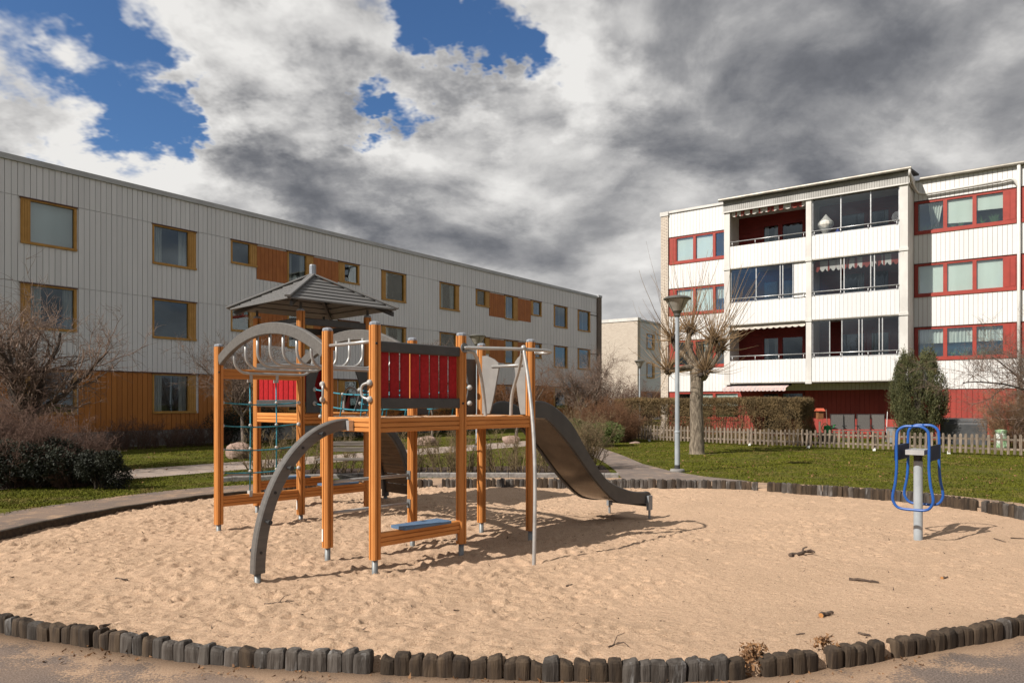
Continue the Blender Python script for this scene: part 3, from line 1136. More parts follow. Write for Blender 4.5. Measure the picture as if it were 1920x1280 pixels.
def lwindow(fl, x0, x1, g0, g1, h, seed, cill=True):
    """ochre framed window: frame, pane, side panel, sill, dark room and sometimes a blind or curtain"""
    z1 = TOPS[fl]
    z0 = z1 - h
    lholes[fl].append((x0, x1, z0, z1))
    r = random.Random(seed)
    fr = MB()
    t, y0, y1 = .055, -.045, .09
    fr.box(x0, x1, y0, y1, z1 - t * .8, z1)
    fr.box(x0, x1, y0 - .035, y1, z0, z0 + t * 1.5)
    fr.box(x0, max(g0 - .005, x0 + .04), y0 + (.02 if g0 - x0 > .25 else 0), y1, z0 + t * 1.5, z1 - t * .8)
    fr.box(min(g1 + .005, x1 - .04), x1, y0 + (.02 if x1 - g1 > .25 else 0), y1, z0 + t * 1.5, z1 - t * .8)
    w = fr.build('window', 'frame_ochre', LB)
    hd = MB().box(x0 - .03, x1 + .03, -.07, -.002, z1 + .002, z1 + .035).build('flashing', 'flash_brown', w)
    for (a, b) in ((x0, g0), (g1, x1)):
        if b - a > .25:
            pm = MB()
            n = 3
            for i in range(n):
                u = (b - a - .08) / n
                pm.box(a + .04 + i * u + .006, a + .04 + (i + 1) * u - .006, -.04, -.022, z0 + t * 1.6, z1 - t)
            pm.build('side_panel', 'panel_ochre', w)
    gl = MB().quad((g0, .035, z0 + .08), (g1, .035, z0 + .08), (g1, .035, z1 - .045), (g0, .035, z1 - .045))
    gl.build('pane', 'glass_left', w)
    rm = MB()
    rm.quad((g0 - .1, .9, z0), (g1 + .1, .9, z0), (g1 + .1, .9, z1), (g0 - .1, .9, z1))
    rm.quad((g0 - .1, .1, z0), (g0 - .1, .9, z0), (g0 - .1, .9, z1), (g0 - .1, .1, z1))
    rm.quad((g1 + .1, .1, z0), (g1 + .1, .9, z0), (g1 + .1, .9, z1), (g1 + .1, .1, z1))
    rm.quad((g0 - .1, .1, z0), (g1 + .1, .1, z0), (g1 + .1, .9, z0), (g0 - .1, .9, z0))
    rm.quad((g0 - .1, .1, z1), (g1 + .1, .1, z1), (g1 + .1, .9, z1), (g0 - .1, .9, z1))
    rm.build('room', 'room_dark', w)
    k = r.random()
    if seed == 200:
        MB().quad((g0, .12, z0 + .05), (g1, .12, z0 + .05), (g1, .12, z1), (g0, .12, z1)).build('blind', 'blind_white', w)
    elif k < .22:
        c = MB()
        drape(c, g0, g0 + (g1 - g0) * .28, z0 + .05, z1, .16, 4)
        drape(c, g1 - (g1 - g0) * .22, g1, z0 + .05, z1, .16, 4)
        c.build('curtain', 'curtain_white', w)
    elif k < .34:
        zz = z1 - h * r.uniform(.2, .5)
        MB().quad((g0, .12, zz), (g1, .12, zz), (g1, .12, z1), (g0, .12, z1)).build('blind', 'blind_white', w)
    elif k < .44:
        MB().box((g0 + g1) / 2 - .015, (g0 + g1) / 2 + .015, .1, .13, z0, z1).build('glazing_bar', 'white_paint', w)
    return w


for fl in range(3):
    for ci, (a, b, g0, g1) in enumerate(cols):
        lwindow(fl, a, b, g0, g1, WH, fl * 100 + ci)
    for bi, B in enumerate(bandsx):
        if fl == 0:
            lwindow(fl, *B['w1'], 1.5, 500 + bi)
            lwindow(fl, *B['t'], 1.5, 520 + bi)
            lwindow(fl, *B['w2'], 1.5, 530 + bi)
            continue
        lwindow(fl, *B['w1'], .97, fl * 100 + 40 + bi)
        lwindow(fl, *B['w2'], .97, fl * 100 + 50 + bi)
        tw = lwindow(fl, *B['t'], 1.5, fl * 100 + 60 + bi)
        if fl == 2 and bi == 0:
            g0, g1 = B['t'][2], B['t'][3]
            lm = MB()
            lx = g0 + .5 * (g1 - g0)
            lm.lathe([(.07, 6.98), (.02, 7.02), (.015, 7.18), (.13, 7.2), (.08, 7.42)], 12, lx, .2)
            lm.build('table_lamp', 'blind_white', tw)
        for key in ('p1', 'p2'):
            a, b = B[key]
            lholes[fl].append((a, b, TOPS[fl] - 1.46, TOPS[fl]))
            n = max(3, round((b - a) / .2))
            u = (b - a) / n
            pn = MB().box(a, b, 0, .03, TOPS[fl] - 1.46, TOPS[fl] - .03).build('infill_panel', 'panel_brown', LB)
            for i in range(n):
                boxpart('board', pn, a + i * u + .006, a + (i + 1) * u - .006, -.03, -.003, TOPS[fl] - 1.45, TOPS[fl] - .035, 'panel_brown')
    # flashing along the top of the window bands
    for B in bandsx:
        MB().box(B['w1'][0], B['w2'][1], -.075, -.04, TOPS[fl] + .036, TOPS[fl] + .05).build('band_flashing', 'flash_brown', LB)

core = MB()
allh = [h for fl in range(3) for h in lholes[fl]]
wall_with_holes(core, LX0, LX1, .0, 9.55, .005, .30, [(h[0] + .02, h[1] - .02, h[2] + .02, h[3] - .02) for h in allh])
core.build('wall', 'clad_grey', LB)
shell = MB()
shell.box(LX0, LX1 + .0, 1.0, 12.0, 0, 9.5)
shell.box(LX0, LX1, .302, .998, 9.2, 9.5)
shell.build('shell', 'concrete', LB)
MB().box(LX0, LX1 + .02, -.10, .12, 9.56, 9.74).box(LX0, LX1, .121, 12.05, 9.5, 9.6).build('parapet', 'parapet_metal', LB)
pl = MB()
wall_with_holes(pl, LX0, LX1 - .003, -.3, .60, -.012, .004, [])
pl.build('plinth', 'concrete', LB)
MB().box(LX0, LX1 - .01, -.065, -.027, 2.755, 2.785).build('flashing', 'flash_brown', LB)
# cladding boards: four tiers, the nearest columns as boards of their own, the rest joined
PITCH = .186
tiers = [(8.455, 9.556, 'clad_grey', lholes[2]), (5.64, 8.435, 'clad_grey', lholes[2]), (2.79, 5.62, 'clad_grey', lholes[1]), (.585, 2.75, 'clad_ochre', lholes[0])]
NEAR_COLS = (ls(0) - .4, ls(0) + 74 * PITCH)
nparts = 0
for (z0, z1, m, hl) in tiers:
    far = MB()
    x = LX0
    i = 0
    rr = random.Random(int(z0 * 10))
    while x < LX1 - .05:
        a, b = x + .008, min(x + PITCH - .008, LX1)
        c = (a + b) / 2
        for (p, q) in cut(z0, z1, [(h[2] - .002, h[3] + .036) for h in hl if h[0] - .02 < c < h[1] + .02]):
            th = .030 + (.006 if i % 2 else 0)
            if NEAR_COLS[0] < x < NEAR_COLS[1] and nparts < 298:
                boxpart('cladding_board', LB, a, b, -th, 0, p, q, m)
                nparts += 1
            else:
                far.box(a, b, -th, 0, p, q)
        x += PITCH
        i += 1
    far.build('cladding', m, LB, kind='stuff')
MB().box(LX1 + .01, LX1 + .55, -.16, 12.05, 0, 9.62).build('brick_gable', 'brick_dark', LB)
MB().box(LX1 + .0, LX1 + .57, -.2, 12.1, 9.63, 9.8).build('gable_coping', 'parapet_metal', LB)
dp = MB().box(LX1 - 1.0, LX1, -.065, -.031, 8.2, 8.24).box(LX1 - 1.0, LX1, -.065, -.031, 5.3, 5.34)
dp.build('drip_rail', 'roof_felt', LB)

# ---- the far block of the same kind, its pale brick gable in the sun
FB = thing('apartment_building', 'distant apartment block with a pale brick gable and a narrow grey front', 'building', (11.8, 68.3, 0), L_ANG)
MB().box(0, .6, -.12, 12, 0, 9.45).build('brick_gable', 'brick_pale', FB)
MB().box(-.06, .66, -.18, 12.05, 9.45, 9.75).build('gable_coping', 'white_paint', FB)
fh = []
for fl in range(3):
    for x0 in (2.2, 7.5, 13, 18):
        z1 = TOPS[fl]
        fh.append((x0, x0 + 1.7, z1 - 1.5, z1))
        f = MB().box(x0, x0 + 1.7, -.06, .02, z1 - 1.5, z1 - 1.4).box(x0, x0 + 1.7, -.06, .02, z1 - .07, z1).box(x0, x0 + .07, -.06, .02, z1 - 1.4, z1 - .07).box(x0 + 1.25, x0 + 1.7, -.06, .02, z1 - 1.4, z1 - .07)
        w = f.build('window', 'frame_ochre', FB)
        MB().quad((x0 + .07, -.02, z1 - 1.4), (x0 + 1.25, -.02, z1 - 1.4), (x0 + 1.25, -.02, z1 - .07), (x0 + .07, -.02, z1 - .07)).build('pane', 'glass_left', w)
        MB().quad((x0, .012, z1 - 1.5), (x0 + 1.7, .012, z1 - 1.5), (x0 + 1.7, .012, z1), (x0, .012, z1)).build('room', 'room_dark', w)
fw = MB()
boards(fw, .61, 30, 2.79, 9.45, .186, .03, fh)
fw.box(.61, 30, .03, 12, 0, 9.4)
fw.build('cladding', 'clad_grey', FB, kind='stuff')
fo = MB()
boards(fo, .61, 30, .3, 2.75, .186, .03, fh)
fo.build('ground_floor_cladding', 'clad_ochre', FB, kind='stuff')
MB().box(.67, 30, -.08, 12.02, 9.46, 9.66).build('parapet', 'parapet_metal', FB)

# ---- the white and red building on the right: local x = to the right and nearer, -y = outwards
R_ORG = (17.9, 32.05)
R_ANG = math.atan2(e2[1], e2[0])
RB = thing('apartment_building', 'four storey apartment block with white panels, red windows and a stack of balconies', 'building', (R_ORG[0], R_ORG[1], 0), R_ANG)
rsx = lambda px: px_s(px, R_ORG, e2)
RL = rsx(1254)          # left end of the cladding
RR = 13.0
BAY0, BAYM, BAY1, BD = -7.95, -4.02, 0.0, 1.8
RT = [2.20, 4.95, 7.75, 10.52]
RWH = 1.46
rholes = []


def rwindow(fl, x0, x1, panes, rpanel, kinds):
    """red framed window strip; panes = glazed stretches, rpanel = red infill stretches"""
    z1 = RT[fl]
    z0 = z1 - RWH
    rholes.append((x0, x1, z0, z1))
    fr = MB()
    edges = [x0] + [q for p in panes for q in p] + [x1]
    y0, y1 = -.04, .08
    fr.box(x0, x1, y0, y1, z1 - .09, z1)
    fr.box(x0, x1, y0 - .03, y1, z0, z0 + .16)
    for i in range(0, len(edges), 2):
        if edges[i + 1] - edges[i] > .01:
            fr.box(edges[i], edges[i + 1], y0, y1, z0 + .16, z1 - .09)
    w = fr.build('window', 'red_frame', RB)
    MB().box(x0 - .02, x1 + .02, -.07, -.003, z1 + .003, z1 + .03).build('flashing', 'flash_brown', w)
    for (a, b) in rpanel:
        n = max(2, round((b - a) / .16))
        pm = MB()
        for i in range(n):
            u = (b - a) / n
            pm.box(a + i * u + .006, a + (i + 1) * u - .006, -.062, -.04, z0 + .17, z1 - .1)
        pm.build('side_panel', 'red_frame', w)
    for (a, b), k in zip(panes, kinds):
        MB().quad((a, .03, z0 + .16), (b, .03, z0 + .16), (b, .03, z1 - .09), (a, .03, z1 - .09)).build('pane', 'glass_right', w)
        rm = MB()
        rm.quad((a - .1, .8, z0), (b + .1, .8, z0), (b + .1, .8, z1), (a - .1, .8, z1))
        rm.quad((a - .1, .06, z0), (a - .1, .8, z0), (a - .1, .8, z1), (a - .1, .06, z1))
        rm.quad((b + .1, .06, z0), (b + .1, .8, z0), (b + .1, .8, z1), (b + .1, .06, z1))
        rm.quad((a - .1, .06, z0), (b + .1, .06, z0), (b + .1, .8, z0), (a - .1, .8, z0))
        rm.build('room', 'room_mid', w)
        h = z1 - z0
        if k == 'blind':
            MB().quad((a, .07, z0 + .17), (b, .07, z0 + .17), (b, .07, z1 - .09), (a, .07, z1 - .09)).build('blind', 'blind_white', w)
        elif k == 'blind_most':
            MB().quad((a, .07, z0 + .36), (b, .07, z0 + .30), (b, .07, z1 - .09), (a, .07, z1 - .09)).build('blind', 'blind_white', w)
        elif k == 'blind_half':
            MB().quad((a, .07, z0 + .75), (b, .07, z0 + .72), (b, .07, z1 - .09), (a, .07, z1 - .09)).build('blind', 'blind_white', w)
        elif k == 'curtain':
            c = MB()
            drape(c, a + (b - a) * .40, b, z0 + .2, z1 - .09, .15, 5, .03, gather=a + (b - a) * .62)
            c.build('curtain', 'curtain_white', w)
        elif k == 'lace':
            c = MB()
            drape(c, a, b, z0 + .75, z1 - .09, .12, 7, .02)
            c.build('curtain', 'curtain_white', w)
        if k in ('blind_half', 'curtain', 'blind_most', 'lace'):
            p = MB()
            r = random.Random(int(a * 100) + fl)
            for s in range(3 if k != 'blind_half' else 7):
                cx = r.uniform(a + .15, b - .15)
                for q in range(9):
                    an, hh = r.uniform(0, 6.28), r.uniform(.12, .42)
                    p.add([(cx - .02, .1, z0 + .17), (cx + .02, .1, z0 + .17), (cx + .2 * math.cos(an), .1 + .04 * math.sin(an), z0 + .17 + hh)], [(0, 1, 2)])
            p.build('pot_plant', 'plant_leaf', w)
    return w


PR = [(rsx(1721.5), rsx(1768.5)), (rsx(1776), rsx(1823.5)), (rsx(1831), rsx(1880.5))]
for fl, kinds in ((3, ('curtain', 'blind_most', 'blind_half')), (2, ('blind', 'blind', 'blind')), (1, ('lace', 'lace', 'lace'))):
    rwindow(fl, .02, rsx(1906), PR, [(rsx(1884), rsx(1904))], kinds)
    x0 = rsx(1914)
    rwindow(fl, x0, x0 + 4.4, [(x0 + 1.0, x0 + 1.9), (x0 + 2.1, x0 + 3.0), (x0 + 3.2, x0 + 4.2)], [(x0 + .05, x0 + .95)], ('blind', 'lace', 'blind'))
PL = [(rsx(1269), rsx(1300)), (rsx(1305), rsx(1337)), (rsx(1342), BAY0 + .05)]
for fl, kinds in ((3, ('blind', 'blind', 'none')), (2, ('blind', 'blind', 'lace')), (1, ('none', 'curtain', 'none')), (0, ('none', 'blind_half', 'blind_half'))):
    rwindow(fl, rsx(1256), BAY0 + .09, PL, [(rsx(1258), rsx(1268))], kinds)

# balcony doors and windows in the dark red back wall of the loggias
bdoors = []
for fl in range(4):
    zb = RT[fl] - 2.22
    for (a, b, door) in ((BAY0 + 1.35, BAY0 + 2.05, 1), (BAY0 + 2.25, BAY0 + 3.2, 0), (BAYM + 1.0, BAYM + 2.0, 0), (BAYM + 2.3, BAYM + 3.0, 1)):
        if fl == 0 and a > BAYM:
            continue
        z0, z1 = (zb + .1 if door else zb + .85), zb + 2.1
        bdoors.append((a, b, z0, z1))
        f = MB().box(a - .09, a, -.05, .06, z0, z1 + .09).box(b, b + .09, -.05, .06, z0, z1 + .09).box(a, b, -.05, .06, z1, z1 + .09).box(a, b, -.05, .06, z0 - .06, z0 + .02)
        w = f.build('balcony_door' if door else 'window', 'clad_darkred', RB)
        MB().quad((a, .02, z0 + .02), (b, .02, z0 + .02), (b, .02, z1), (a, .02, z1)).build('pane', 'glass_left', w)
        c = MB().quad((a, .5, z0), (b, .5, z0), (b, .5, z1), (a, .5, z1))
        c.build('room', 'room_dark', w)
        if (fl + door) % 2 == 0:
            c = MB()
            drape(c, a, a + (b - a) * .3, z0, z1, .12, 3)
            drape(c, b - (b - a) * .3, b, z0, z1, .12, 3)
            c.build('curtain', 'curtain_white', w)

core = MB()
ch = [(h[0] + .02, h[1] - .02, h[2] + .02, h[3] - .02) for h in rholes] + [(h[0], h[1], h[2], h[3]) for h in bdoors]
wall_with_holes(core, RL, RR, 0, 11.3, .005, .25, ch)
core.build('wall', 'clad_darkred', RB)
MB().box(RL, RR, .9, 11, 0, 11.2).box(RL, RR, .252, .898, 11.0, 11.2).build('shell', 'concrete', RB)
RP = .172
wc = MB()
for (x0, x1, zt) in ((RL, BAY0 + .1, 11.84), (BAY1, RR, 11.42)):
    for (z0, z1) in ((RT[3] + .035, zt), (RT[2] + .035, RT[3] - RWH), (RT[1] + .035, RT[2] - RWH), (RT[0] + .035, RT[1] - RWH)):
        boards(wc, x0, x1, z0, z1, RP, 0, (), .011, .030)
    for fl in (1, 2, 3):
        boards(wc, x0, x1, RT[fl] - RWH, RT[fl] + .033, RP, 0, [(h[0] - .02, h[1] + .02, h[2] - .01, h[3] + .04) for h in rholes], .011, .030)
boards(wc, BAY0 + .1, BAY1 - .001, RT[0] + .035, 2.56, RP, 0, (), .011, .030)
wc.build('cladding', 'clad_white', RB, kind='stuff')
rc = MB()
boards(rc, RL, BAY0 + .1, .2, RT[0], RP, 0, [(h[0] - .02, h[1] + .02, h[2] - .01, h[3] + .04) for h in rholes], .009, .022)
boards(rc, BAY0 + .1, BAY1, .2, RT[0] + .03, .2, 0, [(h[0] - .1, h[1] + .1, h[2] - .06, h[3] + .1) for h in bdoors], .009, .022)
boards(rc, BAY1, RR, .2, RT[0] + .0, .2, 0, (), .012, .026)
rc.build('ground_floor_cladding', 'clad_red', RB, kind='stuff')
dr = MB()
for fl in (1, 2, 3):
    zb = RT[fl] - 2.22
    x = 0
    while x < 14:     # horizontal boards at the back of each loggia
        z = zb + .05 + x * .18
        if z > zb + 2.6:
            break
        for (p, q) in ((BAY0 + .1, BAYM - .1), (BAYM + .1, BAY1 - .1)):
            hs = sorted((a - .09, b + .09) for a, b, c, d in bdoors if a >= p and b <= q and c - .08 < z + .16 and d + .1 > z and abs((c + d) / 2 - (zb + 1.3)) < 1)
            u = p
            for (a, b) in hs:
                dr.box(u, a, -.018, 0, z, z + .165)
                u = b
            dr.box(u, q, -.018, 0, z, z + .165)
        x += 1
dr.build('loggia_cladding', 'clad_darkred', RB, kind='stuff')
MB().box(RL - .42, RL - .002, -.10, 11, 0, 11.72).build('brick_gable', 'brick_pale', RB)
MB().box(RL - .46, RL + .02, -.14, 11.05, 11.722, 11.95).build('gable_coping', 'white_paint', RB)
MB().box(RL + .022, BAY0 + .0, -.10, 1.0, 11.842, 11.96).build('parapet', 'white_paint', RB)
gt = MB()
gt.tube([(BAY1 + .25, -.16, 11.48), (RR, -.16, 11.48)], .075, 10)
gt.box(BAY1 + .05, RR, -.1, 11, 11.422, 11.46)
gt.build('gutter', 'gutter_metal', RB, smooth=False)

# balcony stack
yF = -BD
for i, x in enumerate((BAY0, BAYM, BAY1)):
    mb = MB()
    w = .13
    x0, x1 = (x - .02, x + 2 * w) if i == 0 else ((x - w / 1.1, x + w / 1.1) if i == 1 else (x - 2 * w - .06, x - .005))
    mb.box(x0, x1, yF - .03, yF + .22, 2.56, 11.0)
    for z in (2.5, 5.35, 8.1):
        mb.box(x0 - .02, x1 + .02, yF - .07, yF + .24, z, z + .12)
    mb.build('column', 'white_paint', RB)
    if i != 1:
        MB().box(x0 + .03 if i == 2 else x0, x1 if i == 2 else x0 + .12, yF + .222, -.03, 2.6, 11.0).build('side_wall', 'white_paint', RB)
    else:
        MB().box(x - .05, x + .05, yF + .222, -.02, 2.6, 11.0).build('partition', 'white_paint', RB)
parz = {3: (8.17, 9.23), 2: (5.42, 6.46), 1: (2.60, 3.66)}
cells = ((BAY0 + .27, BAYM - .13), (BAYM + .13, BAY1 - .33))
for fl in (1, 2, 3):
    z0, z1 = parz[fl]
    MB().box(BAY0 + .1, BAY1 - .1, yF + .06, -.03, z0 + .02, z0 + .2).build('balcony_floor', 'soffit', RB)
    for ci, (a, b) in enumerate(cells):
        pm = MB()
        boards(pm, a, b, z0, z1, .168, yF + .02, (), .011, .028)
        pm.box(a, b, yF + .0201, yF + .05, z0 + .04, z1 - .02)
        pr = pm.build('balcony_front', 'clad_white', RB)
        MB().box(a, b, yF - .012, yF + .04, z0 - .05, z0 - .003).build('drip_edge', 'gutter_metal', pr)
        rl = MB()
        zr = z1 + .22
        rl.tube([(a, yF + .02, zr), (b, yF + .02, zr)], .022, 8)
        for k in range(4):
            x = a + .1 + (b - a - .2) * k / 3
            rl.tube([(x, yF + .02, z1 - .05), (x, yF + .02, zr)], .014, 6)
        rl.build('handrail', 'alu', pr, smooth=True)

# glazing of the loggias
def glazing(fl, a, b, splits, openings=(), light_sill=True):
    z0, z1 = parz[fl][1] + .03, RT[fl] + .44
    root = MB()
    root.box(a, b, yF + .06, yF + .13, z0 - .10, z0 + .03)
    root.box(a, b, yF + .06, yF + .13, z1 - .05, z1)
    for x in [a + .02] + list(splits) + [b - .02]:
        root.box(x - .02, x + .02, yF + .062, yF + .12, z0 + .03, z1 - .05)
    g = root.build('glazing', 'alu', RB)
    xs = [a + .02] + list(splits) + [b - .02]
    for i, (p, q) in enumerate(zip(xs[:-1], xs[1:])):
        if i in openings:
            continue
        MB().quad((p + .02, yF + .09, z0), (q - .02, yF + .09, z0), (q - .02, yF + .09, z1 - .05), (p + .02, yF + .09, z1 - .05)).build('pane', 'glass_balcony', g)


rf = lambda px: px_s(px, (R_ORG[0] - e1[0] * BD, R_ORG[1] - e1[1] * BD), e2)
glazing(3, *cells[1], [rf(1576), rf(1632)])
glazing(2, *cells[1], [rf(1576), rf(1582), rf(1632), rf(1639)], (1,))
glazing(1, *cells[1], [rf(1555), rf(1578), rf(1610), rf(1616), rf(1648), rf(1654)], (1,))
glazing(2, cells[0][0], rf(1487), [rf(1417), rf(1462), rf(1467)], ())
wp = MB()
boards(wp, rf(1487) + .02, cells[0][1], parz[2][1] + .05, RT[2] + .42, .168, yF + .1, (), .011, .028)
wp.build('screen_panel', 'clad_white', RB)

# awnings: striped valances hanging inside the loggias
def valance(x0, x1, z, y, m, drop=.26, scallops=12, reach=0.0, rise=0.0):
    n = scallops * 8
    vs, fs = [], []
    for i in range(n + 1):
        t = i / n
        x = x0 + (x1 - x0) * t
        d = drop * (.72 + .28 * abs(math.sin(t * scallops * math.pi)))
        vs += [(x, y, z), (x, y - .01, z - d), (x, y + reach, z + rise)]
    for i in range(n):
        a = i * 3
        fs.append((a, a + 3, a + 4, a + 1))
        fs.append((a + 2, a + 5, a + 3, a))
    return MB().add(vs, fs).build('awning', m, RB)


valance(cells[0][0] + .05, cells[0][1] - .05, 10.92, yF + .1, 'awning_stripe', .24, 11, .5, .02)
valance(cells[1][0] + .05, cells[1][1] - .05, RT[2] + .36, yF + .3, 'awning_stripe', .5, 15, .4, .02)
valance(cells[0][0] + .05, cells[0][1] - .05, RT[1] + .40, yF + .1, 'awning_cream', .20, 12, .5, .02)
valance(BAY0 + .05, rf(1478), 2.33, yF - .42, 'awning_pink', .16, 16, .75, .16)
MB().box(BAY0 + .02, rf(1480), yF + .24, yF + .38, 2.44, 2.55).build('awning_box', 'roof_felt', RB)

# bay roof with corrugated fascia, gutter and downpipes
fz = MB()
boards(fz, BAY0 - .05, BAY1 + .02, 10.96, 11.44, .10, yF - .05, (), .012, .03)
fz.box(BAY0 - .05, BAY1 + .02, yF - .05, yF + .0, 11.0, 11.42)
fz.build('fascia', 'fascia_grey', RB)
MB().box(BAY0 - .06, BAY1 + .03, yF - .1, yF - .02, 10.90, 10.955).build('fascia_trim', 'white_paint', RB)
rb = MB()
rb.add([(BAY0 - .15, yF - .22, 11.46), (BAY1 + .12, yF - .22, 11.46), (BAY1 + .12, .6, 11.86), (BAY0 - .15, .6, 11.86),
        (BAY0 - .15, yF - .22, 11.54), (BAY1 + .12, yF - .22, 11.54), (BAY1 + .12, .6, 11.94), (BAY0 - .15, .6, 11.94)],
       [(0, 3, 2, 1), (4, 5, 6, 7), (0, 1, 5, 4), (1, 2, 6, 5), (2, 3, 7, 6), (3, 0, 4, 7)])
rb.build('balcony_roof', 'roof_felt', RB)
sdw = MB()
boards(sdw, 0, BD + .05, 10.95, 11.5, .1, 0, (), .012, .03)
sd_ = sdw.build('side_fascia', 'white_paint', RB, loc=(BAY1 + .03, yF - .05, 0), rot=(0, 0, R(90)))
MB().box(BAY0, BAY1, yF + .05, -.02, 10.98, 11.05).build('ceiling', 'soffit', RB)
MB().tube([(BAY0 - .2, yF - .27, 11.5), (BAY1 + .16, yF - .27, 11.5)], .075, 10).build('bay_gutter', 'gutter_metal', RB)
pi = MB()
pi.tube(smooth_path([(BAY1 + .1, yF - .27, 11.45), (BAY1 + .1, yF - .2, 11.2), (BAY1 + .12, -1.0, 10.98), (BAY1 + .2, -.3, 10.85), (BAY1 + .45, -.16, 10.80)], 4), .055, 8)
xp = rsx(1910.5)
pi.tube([(BAY1 + .45, -.16, 10.80), (xp - .6, -.16, 10.85)], .055, 8)
pi.tube(smooth_path([(xp - .6, -.16, 10.85), (xp - .2, -.16, 10.85), (xp, -.16, 10.5)], 4), .055, 8)
pi.tube([(xp, -.16, 11.4), (xp, -.16, .1)], .065, 10)
pi.build('downpipe', 'white_paint', RB, smooth=True)

# things standing on the top balcony
def at_r(x, y, z):
    p = Matrix.Rotation(R_ANG, 4, 'Z') @ Vector((x, y, z))
    return (R_ORG[0] + p.x, R_ORG[1] + p.y, p.z)


lm = MB().lathe([(.10, 0), (.12, .12), (.11, .2), (.13, .24), (.34, .62), (.33, .74), (.12, .98), (.015, 1.12)], 16)
lm.build('paper_lantern', 'lantern_cloth', loc=at_r(rf(1545), yF + .35, 9.10), label='tall white pleated lantern hanging behind the glass of the top balcony', cat='lantern')
fm = MB()
for k in range(5):
    rr_ = .05 + k * .045
    fm.tube([(rr_ * math.cos(a * math.pi / 12), 0, .28 + rr_ * math.sin(a * math.pi / 12)) for a in range(25)], .010, 5)
fm.tube([(0, 0, .28), (0, 0, -.3)], .014, 6)
fm.build('wire_fan', 'alu', loc=at_r(rf(1682), yF + .26, 9.36), rot=(0, 0, R_ANG), label='round white wire fan at the right end of the top balcony', cat='fan')
MB().lathe([(.22, 0), (.16, .15), (.05, .35), (.03, .4)], 8).build('ornament', 'ornament_blue', loc=at_r(rf(1567), yF + .4, 9.12), label='small blue ornament on the sill of the top glazed balcony', cat='ornament')


# ---------------------------------------------------------------- plants
def seg_mesh(name, segs, m, n=3, smooth=True):
    """many tapered prisms: segs rows = x0 y0 z0 x1 y1 z1 r0 r1"""
    S = np.asarray(segs, dtype=np.float64)
    p0, p1 = S[:, 0:3], S[:, 3:6]
    r0, r1 = S[:, 6], S[:, 7]
    t = p1 - p0
    t /= np.linalg.norm(t, axis=1, keepdims=True) + 1e-9
    ref = np.where(np.abs(t[:, 2:3]) < .9, np.array([[0, 0, 1.0]]), np.array([[1.0, 0, 0]]))
    a = np.cross(t, ref)
    a /= np.linalg.norm(a, axis=1, keepdims=True) + 1e-9
    b = np.cross(a, t)
    rings = []
    for (p, r) in ((p0, r0), (p1, r1)):
        for k in range(n):
            an = 2 * math.pi * k / n
            rings.append(p + (a * math.cos(an) + b * math.sin(an)) * r[:, None])
    V = np.stack(rings, 1).reshape(-1, 3)
    base = np.arange(len(S))[:, None] * (2 * n)
    F = []
    for k in range(n):
        j = (k + 1) % n
        F.append(np.concatenate([base + k, base + j, base + n + j, base + n + k], 1))
    F = np.concatenate(F, 0)
    return mesh_np(name, V, F, [m], smooth)


def rand_perp(d, r):
    v = Vector((r.gauss(0, 1), r.gauss(0, 1), r.gauss(0, 1)))
    v = v - d * v.dot(d)
    return v.normalized() if v.length > 1e-4 else d.orthogonal().normalized()


def grow(r, p, d, L, rad, depth, P, out):
    """recursive branch; P: dict of levels"""
    nseg = P['nseg'][depth]
    wig, up = P['wig'][depth], P['up'][depth]
    pts = [(Vector(p), rad)]
    d = Vector(d).normalized()
    q = Vector(p)
    tip = P.get('taper', .35)
    for i in range(nseg):
        d = (d + rand_perp(d, r) * wig + Vector((0, 0, up))).normalized()
        q = q + d * (L / nseg)
        rr = rad * (1 - (1 - tip) * (i + 1) / nseg)
        out.append((depth, pts[-1][0], Vector(q), pts[-1][1], rr))
        pts.append((Vector(q), rr))
        if depth + 1 < P['depth'] and (i + 1) / nseg > P['bare'][depth]:
            for c in range(P['kids'][depth] if r.random() < P['pk'][depth] else 0):
                dd = (d * math.cos(P['ang'][depth]) + rand_perp(d, r) * math.sin(P['ang'][depth] * r.uniform(.7, 1.2))).normalized()
                fr = r.random()
                start = pts[-2][0].lerp(pts[-1][0], fr)
                grow(r, start, dd, L * P['len'][depth] * r.uniform(.55, 1.15), max(rr * P['rad'][depth], P['rmin']), depth + 1, P, out)


def split_parts(root, out, thick_m, twig_m, tdepth=1, base=None):
    t = [(*s[1], *s[2], s[3], s[4]) for s in out if s[0] < tdepth]
    c = [(*s[1], *s[2], s[3], s[4]) for s in out if s[0] >= tdepth]
    if t:
        link('trunk', seg_mesh('trunk', t, thick_m, 8), root)
    if c:
        link('crown', seg_mesh('crown', c, twig_m, 3), root)


